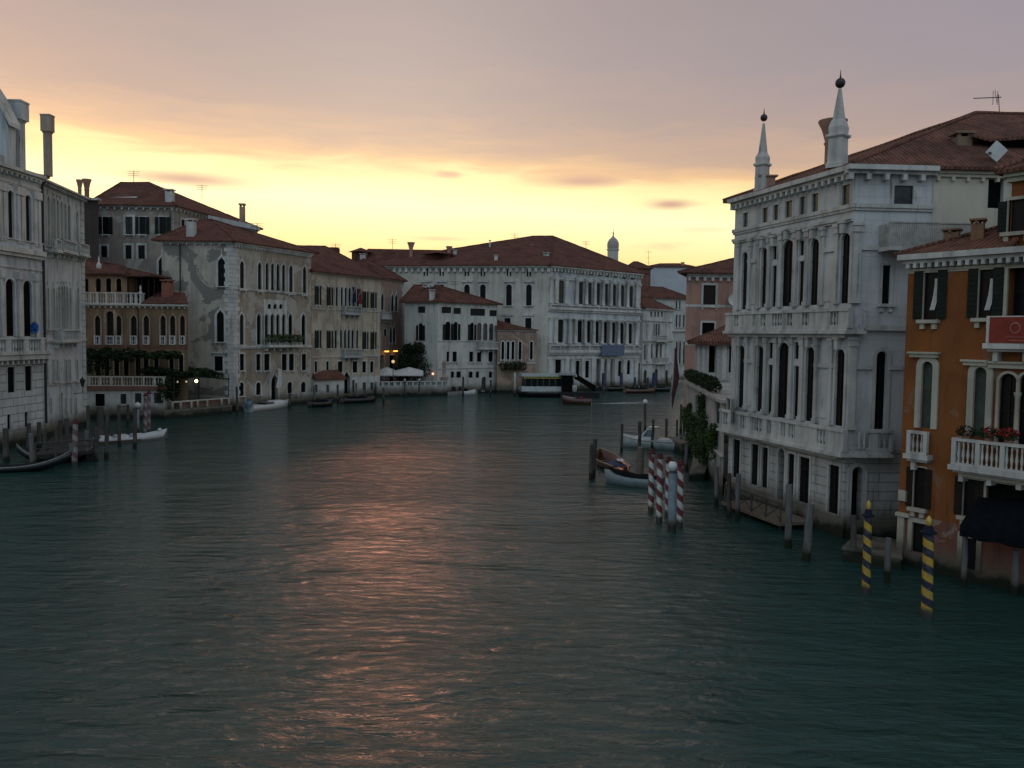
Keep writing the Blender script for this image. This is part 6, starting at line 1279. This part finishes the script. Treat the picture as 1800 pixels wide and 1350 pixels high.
# left: gondolas, open boat, motorboat, work barges
def gondola(label, bow, stern, L_):
    t, T, L = boat('gondola', label, 'gondola', bow, stern, 'black gondolas', L_); mb = MB(); rows = []; n_ = 24
    for i in range(n_+1):
        k = i/n_; w = .71*max(.02, math.sin(math.pi*min(.985, max(.015, k))))**.62; z = .42+1.05*abs(2*k-1)**3.2; x = -L/2+L*k; zk = -.12+1.0*abs(2*k-1)**4
        rows.append([T(x, w, z), T(x, w*.8, zk+(z-zk)*.25), T(x, 0, zk), T(x, -w*.8, zk+(z-zk)*.25), T(x, -w, z), T(x, -max(.01, w-.05), z+.01), T(x, -w*.7, max(zk+.12, z-.35)), T(x, w*.7, max(zk+.12, z-.35)), T(x, max(.01, w-.05), z+.01)])
    mb.grid(rows, True, True); mb.face(rows[0]); mb.face(rows[-1][::-1]); mb.build('hull', BLACK, t)
    mb = MB(); mb.hexa([T(L*.495, -.02, 1.35), T(L*.515, -.02, 1.3), T(L*.515, .02, 1.3), T(L*.495, .02, 1.35), T(L*.49, -.02, 2.0), T(L*.53, -.02, 2.0), T(L*.53, .02, 2.0), T(L*.49, .02, 2.0)]); mb.build('prow_iron', simple('dull_steel', (.08, .08, .08), .5, .4, .1), t)
    mb = MB(); lbox(mb, T, -L*.12, -L*.02, -.5, .5, .2, .62); lbox(mb, T, -L*.13, -L*.12, -.5, .5, .2, .95); mb.build('seat', DBLUE, t)
    mb = MB(); mb.tube([T(-L/2+L*i/16, -.70*max(.03, math.sin(math.pi*min(.985, max(.015, i/16))))**.62-.01, .38+1.05*abs(2*i/16-1)**3.2) for i in range(17)], .025, 5); mb.build('rub_rail', simple('grey_rail', (.28, .29, .28), .5), t)
gondola('black gondola with a pale rail, lying in front at the left edge', (124, 826), (-160, 834), None)
gondola('black gondola moored behind the piles beside the dark jetty', (172, 808), (30, 812), None)
t, T, L = boat('open_boat', 'long white open boat moored beside the pale blue lamp post on the left', 'boat', (294, 772), (163, 781), 'boats moored by the left bank'); mb = MB(); hull(mb, T, L, 1.7, .5, .55, .05, .8, floor=.1); mb.build('hull', WPAINT, t); mb = MB()
for x0, x1 in ((-.42, -.28), (-.22, -.05), (.0, .17)): lbox(mb, T, L*x0, L*x1, -.6, .6, .3, .72, .05, .1)
mb.build('lockers', WPAINT, t); mb = MB(); lbox(mb, T, -L*.5, L*.1, -.86, .86, .16, .28); mb.build('rub_rail', VARN, t)
mb = MB(); mb.lathe(T(L*.40, .1, .82), [(.14, 0), (.2, .15), (.12, .3)], 8); mb.build('fender', GLOBE, t)
t, T, L = boat('motorboat', 'small white motorboat with a blue outboard cover before the quoined gothic palace', 'boat', (507, 715), (437, 724), 'boats moored by the left bank'); mb = MB(); hull(mb, T, L, 1.9, .75, .3, 0, .9, inner=False); mb.build('hull', WPAINT, t); mb = MB(); lbox(mb, T, L*.02, L*.3, -.7, .7, .8, 1.15, .3, .2); mb.build('fore_deck', WPAINT, t); mb = MB(); lbox(mb, T, -L*.2, L*.02, -.75, .75, .79, 1.0, .1, .1); mb.build('cockpit', BLACK, t)
mb = MB(); mb.leaves(T(-L*.5, 0, 1.0), (.5, .5, .55), 120, .3); mb.lathe(T(-L*.5, 0, .2), [(.2, 0), (.3, .5), (.38, .9), (.2, 1.2)], 8); mb.build('outboard_motor', simple('pale_blue_cover', (.20, .27, .33), .7), t)
for lab, bow, stern in (('dark low work boat before the white annex of the cream palace', (585, 713), (545, 716)), ('dark barge before the door of the cream palace', (660, 706), (601, 709.5)), ('dark barge with brown side beneath the right windows of the great palace', (1152, 690.5), (1098, 691)), ('dark barge beneath the portal of the great palace', (1098, 686.5), (1066, 687)), ('black low boat before the door of the small white palace', (1178, 688), (1148, 687.5))):
    t, T, L = boat('work_boat', lab, 'boat', bow, stern, 'dark work boats'); mb = MB(); hull(mb, T, L, 1.8, .7, .3, .15, .7); mb.build('hull', VARN if 'brown' in lab else BLACK, t); mb = MB(); lbox(mb, T, -L*.3, L*.2, -.6, .6, .3, .9, .1, .1); mb.build('cover', DBLUE, t)
t, T, L = boat('small_boat', 'small white boat with dark outboard before the white corner house', 'boat', (836, 694), (811, 694.5), 'boats moored by the left bank'); mb = MB(); hull(mb, T, L, 1.4, .7, .3, 0, .9, inner=False); mb.build('hull', WPAINT, t); mb = MB(); lbox(mb, T, -L*.45, -L*.1, -.5, .5, .72, 1.2, .1, .1); mb.build('cover', DBLUE, t)
# dark jetty on the left, restaurant garden of the quoined palace
jt = thing('jetty', 'dark timber jetty among the piles in front of the gothic palace on the left', 'jetty', gp(110, 790)); mb = MB(); q = [gp(x, y, .9) for x, y in ((62, 800), (168, 792), (160, 757), (92, 768))]; mb.hexa([p-V((0, 0, .25)) for p in q]+q); mb.build('deck', simple('dark_planks', (.018, .017, .016), .9), jt); mb = MB()
for f_ in (0, .33, .66, 1): p = q[0].lerp(q[1], f_); mb.tube([p+V((0, 0, -2)), p+V((0, 0, .9))], .08, 6)
mb.tube([q[0]+V((0, 0, .9)), q[1]+V((0, 0, .9))], .06, 6); mb.tube([q[0]+V((0, 0, .45)), q[1]+V((0, 0, .45))], .05, 6); mb.build('railing', WOOD, jt)
ga, gb_ = gp(290, 737), gp(408, 726); GF = Face(ga, gb_, 0, 2.6); gr = thing('terrace_fence', 'pale stone balustrade of the dark restaurant garden beside the quoined palace', 'fence', ga); mb = MB(); mb.fb(GF, 0, GF.L, -.6, 1.0, -7.4, 0); mb.build('quay_base', LRUST, gr)
zt, z0_ = GF.z(370, 701), GF.z(370, 721); mb = MB(); mb.fb(GF, GF.u(303, 715), GF.L, zt-.15, zt, -.15, .0); mb.fb(GF, GF.u(303, 715), GF.L, z0_, z0_+.15, -.15, 0)
for px in (304, 318, 337, 348, 365, 390, 403): u = GF.u(px, 712); mb.fb(GF, u-.12, u+.12, z0_+.15, zt-.152, -.15, 0)
mb.build('balustrade', TRIM, gr); mb = MB(); mb.fb(GF, GF.u(320, 712), GF.L-.2, z0_+.1, zt-.1, -.6, -.45); mb.build('screen', REDBR, gr)
mb = MB(); zc_ = GF.z(340, 655)
for k in range(34): u = GF.L*random.random(); mb.leaves(GF.pt(u, zc_+.25*math.sin(u)-.45*(u/GF.L)**2, -random.uniform(.3, 5)), (1.1, 1.1, .42), 150, .17)
for k in range(12): mb.leaves(GF.pt(.3+.22*k, 3.1+.4*(k % 3), -.8-.3*(k % 4)), (.6, .6, 1.3), 150, .17)
tag(mb.build('garden_canopy', LEAF, None, GF.pt(1, 1, -2)), 'dark leafy canopy over the restaurant garden between ochre house and quoined palace', 'vine')
cn = thing('canopy_frame', 'dark canopy frame standing in the leafy restaurant garden', 'canopy', GF.pt(GF.L*.5, 1, -3)); mb = MB(); q = [GF.pt(GF.L*.15, GF.z(330, 659), -.2), GF.pt(GF.L*.98, GF.z(400, 668), -.2), GF.pt(GF.L*.98, GF.z(400, 664), -6), GF.pt(GF.L*.15, GF.z(330, 655), -6)]; mb.hexa(q+[p+V((0, 0, .12)) for p in q]); mb.build('cover', GREENC, cn); mb = MB()
for f_ in (.15, .5, .97):
    for d_ in (-.3, -5.8): mb.tube([GF.pt(GF.L*f_, 1, d_), GF.pt(GF.L*f_, GF.z(340, 661), d_)], .06, 5)
mb.build('posts', METAL, cn)
for px, py, s_, lab in ((348.5, 670, 1.0, 'brightest lit lamp hanging under the dark garden canopy'), (331, 671, .55, 'small dim lamp hanging in the middle of the garden canopy'), (315.5, 671.5, .5, 'small dim lamp hanging at the left of the garden canopy')):
    p = GF.pt(GF.u(px, py), GF.z(px, py), -.35); r_ = thing('hanging_lamp', lab, 'lamp', p, 'lamps under the garden canopy'); rr = .17*s_+.03; mb = MB(); mb.lathe(p, [(rr*math.cos(a), rr*math.sin(a)) for a in [math.pi*(i/6-.5) for i in range(7)]], 10); mb.build('bulb', LIT if s_ == 1 else emis('dim_lamp_light', (.9, .8, .6), .5), r_); mb = MB(); mb.tube([p+V((0, 0, rr)), p+V((0, 0, 1.0))], .02, 4); mb.build('cord', METAL, r_)
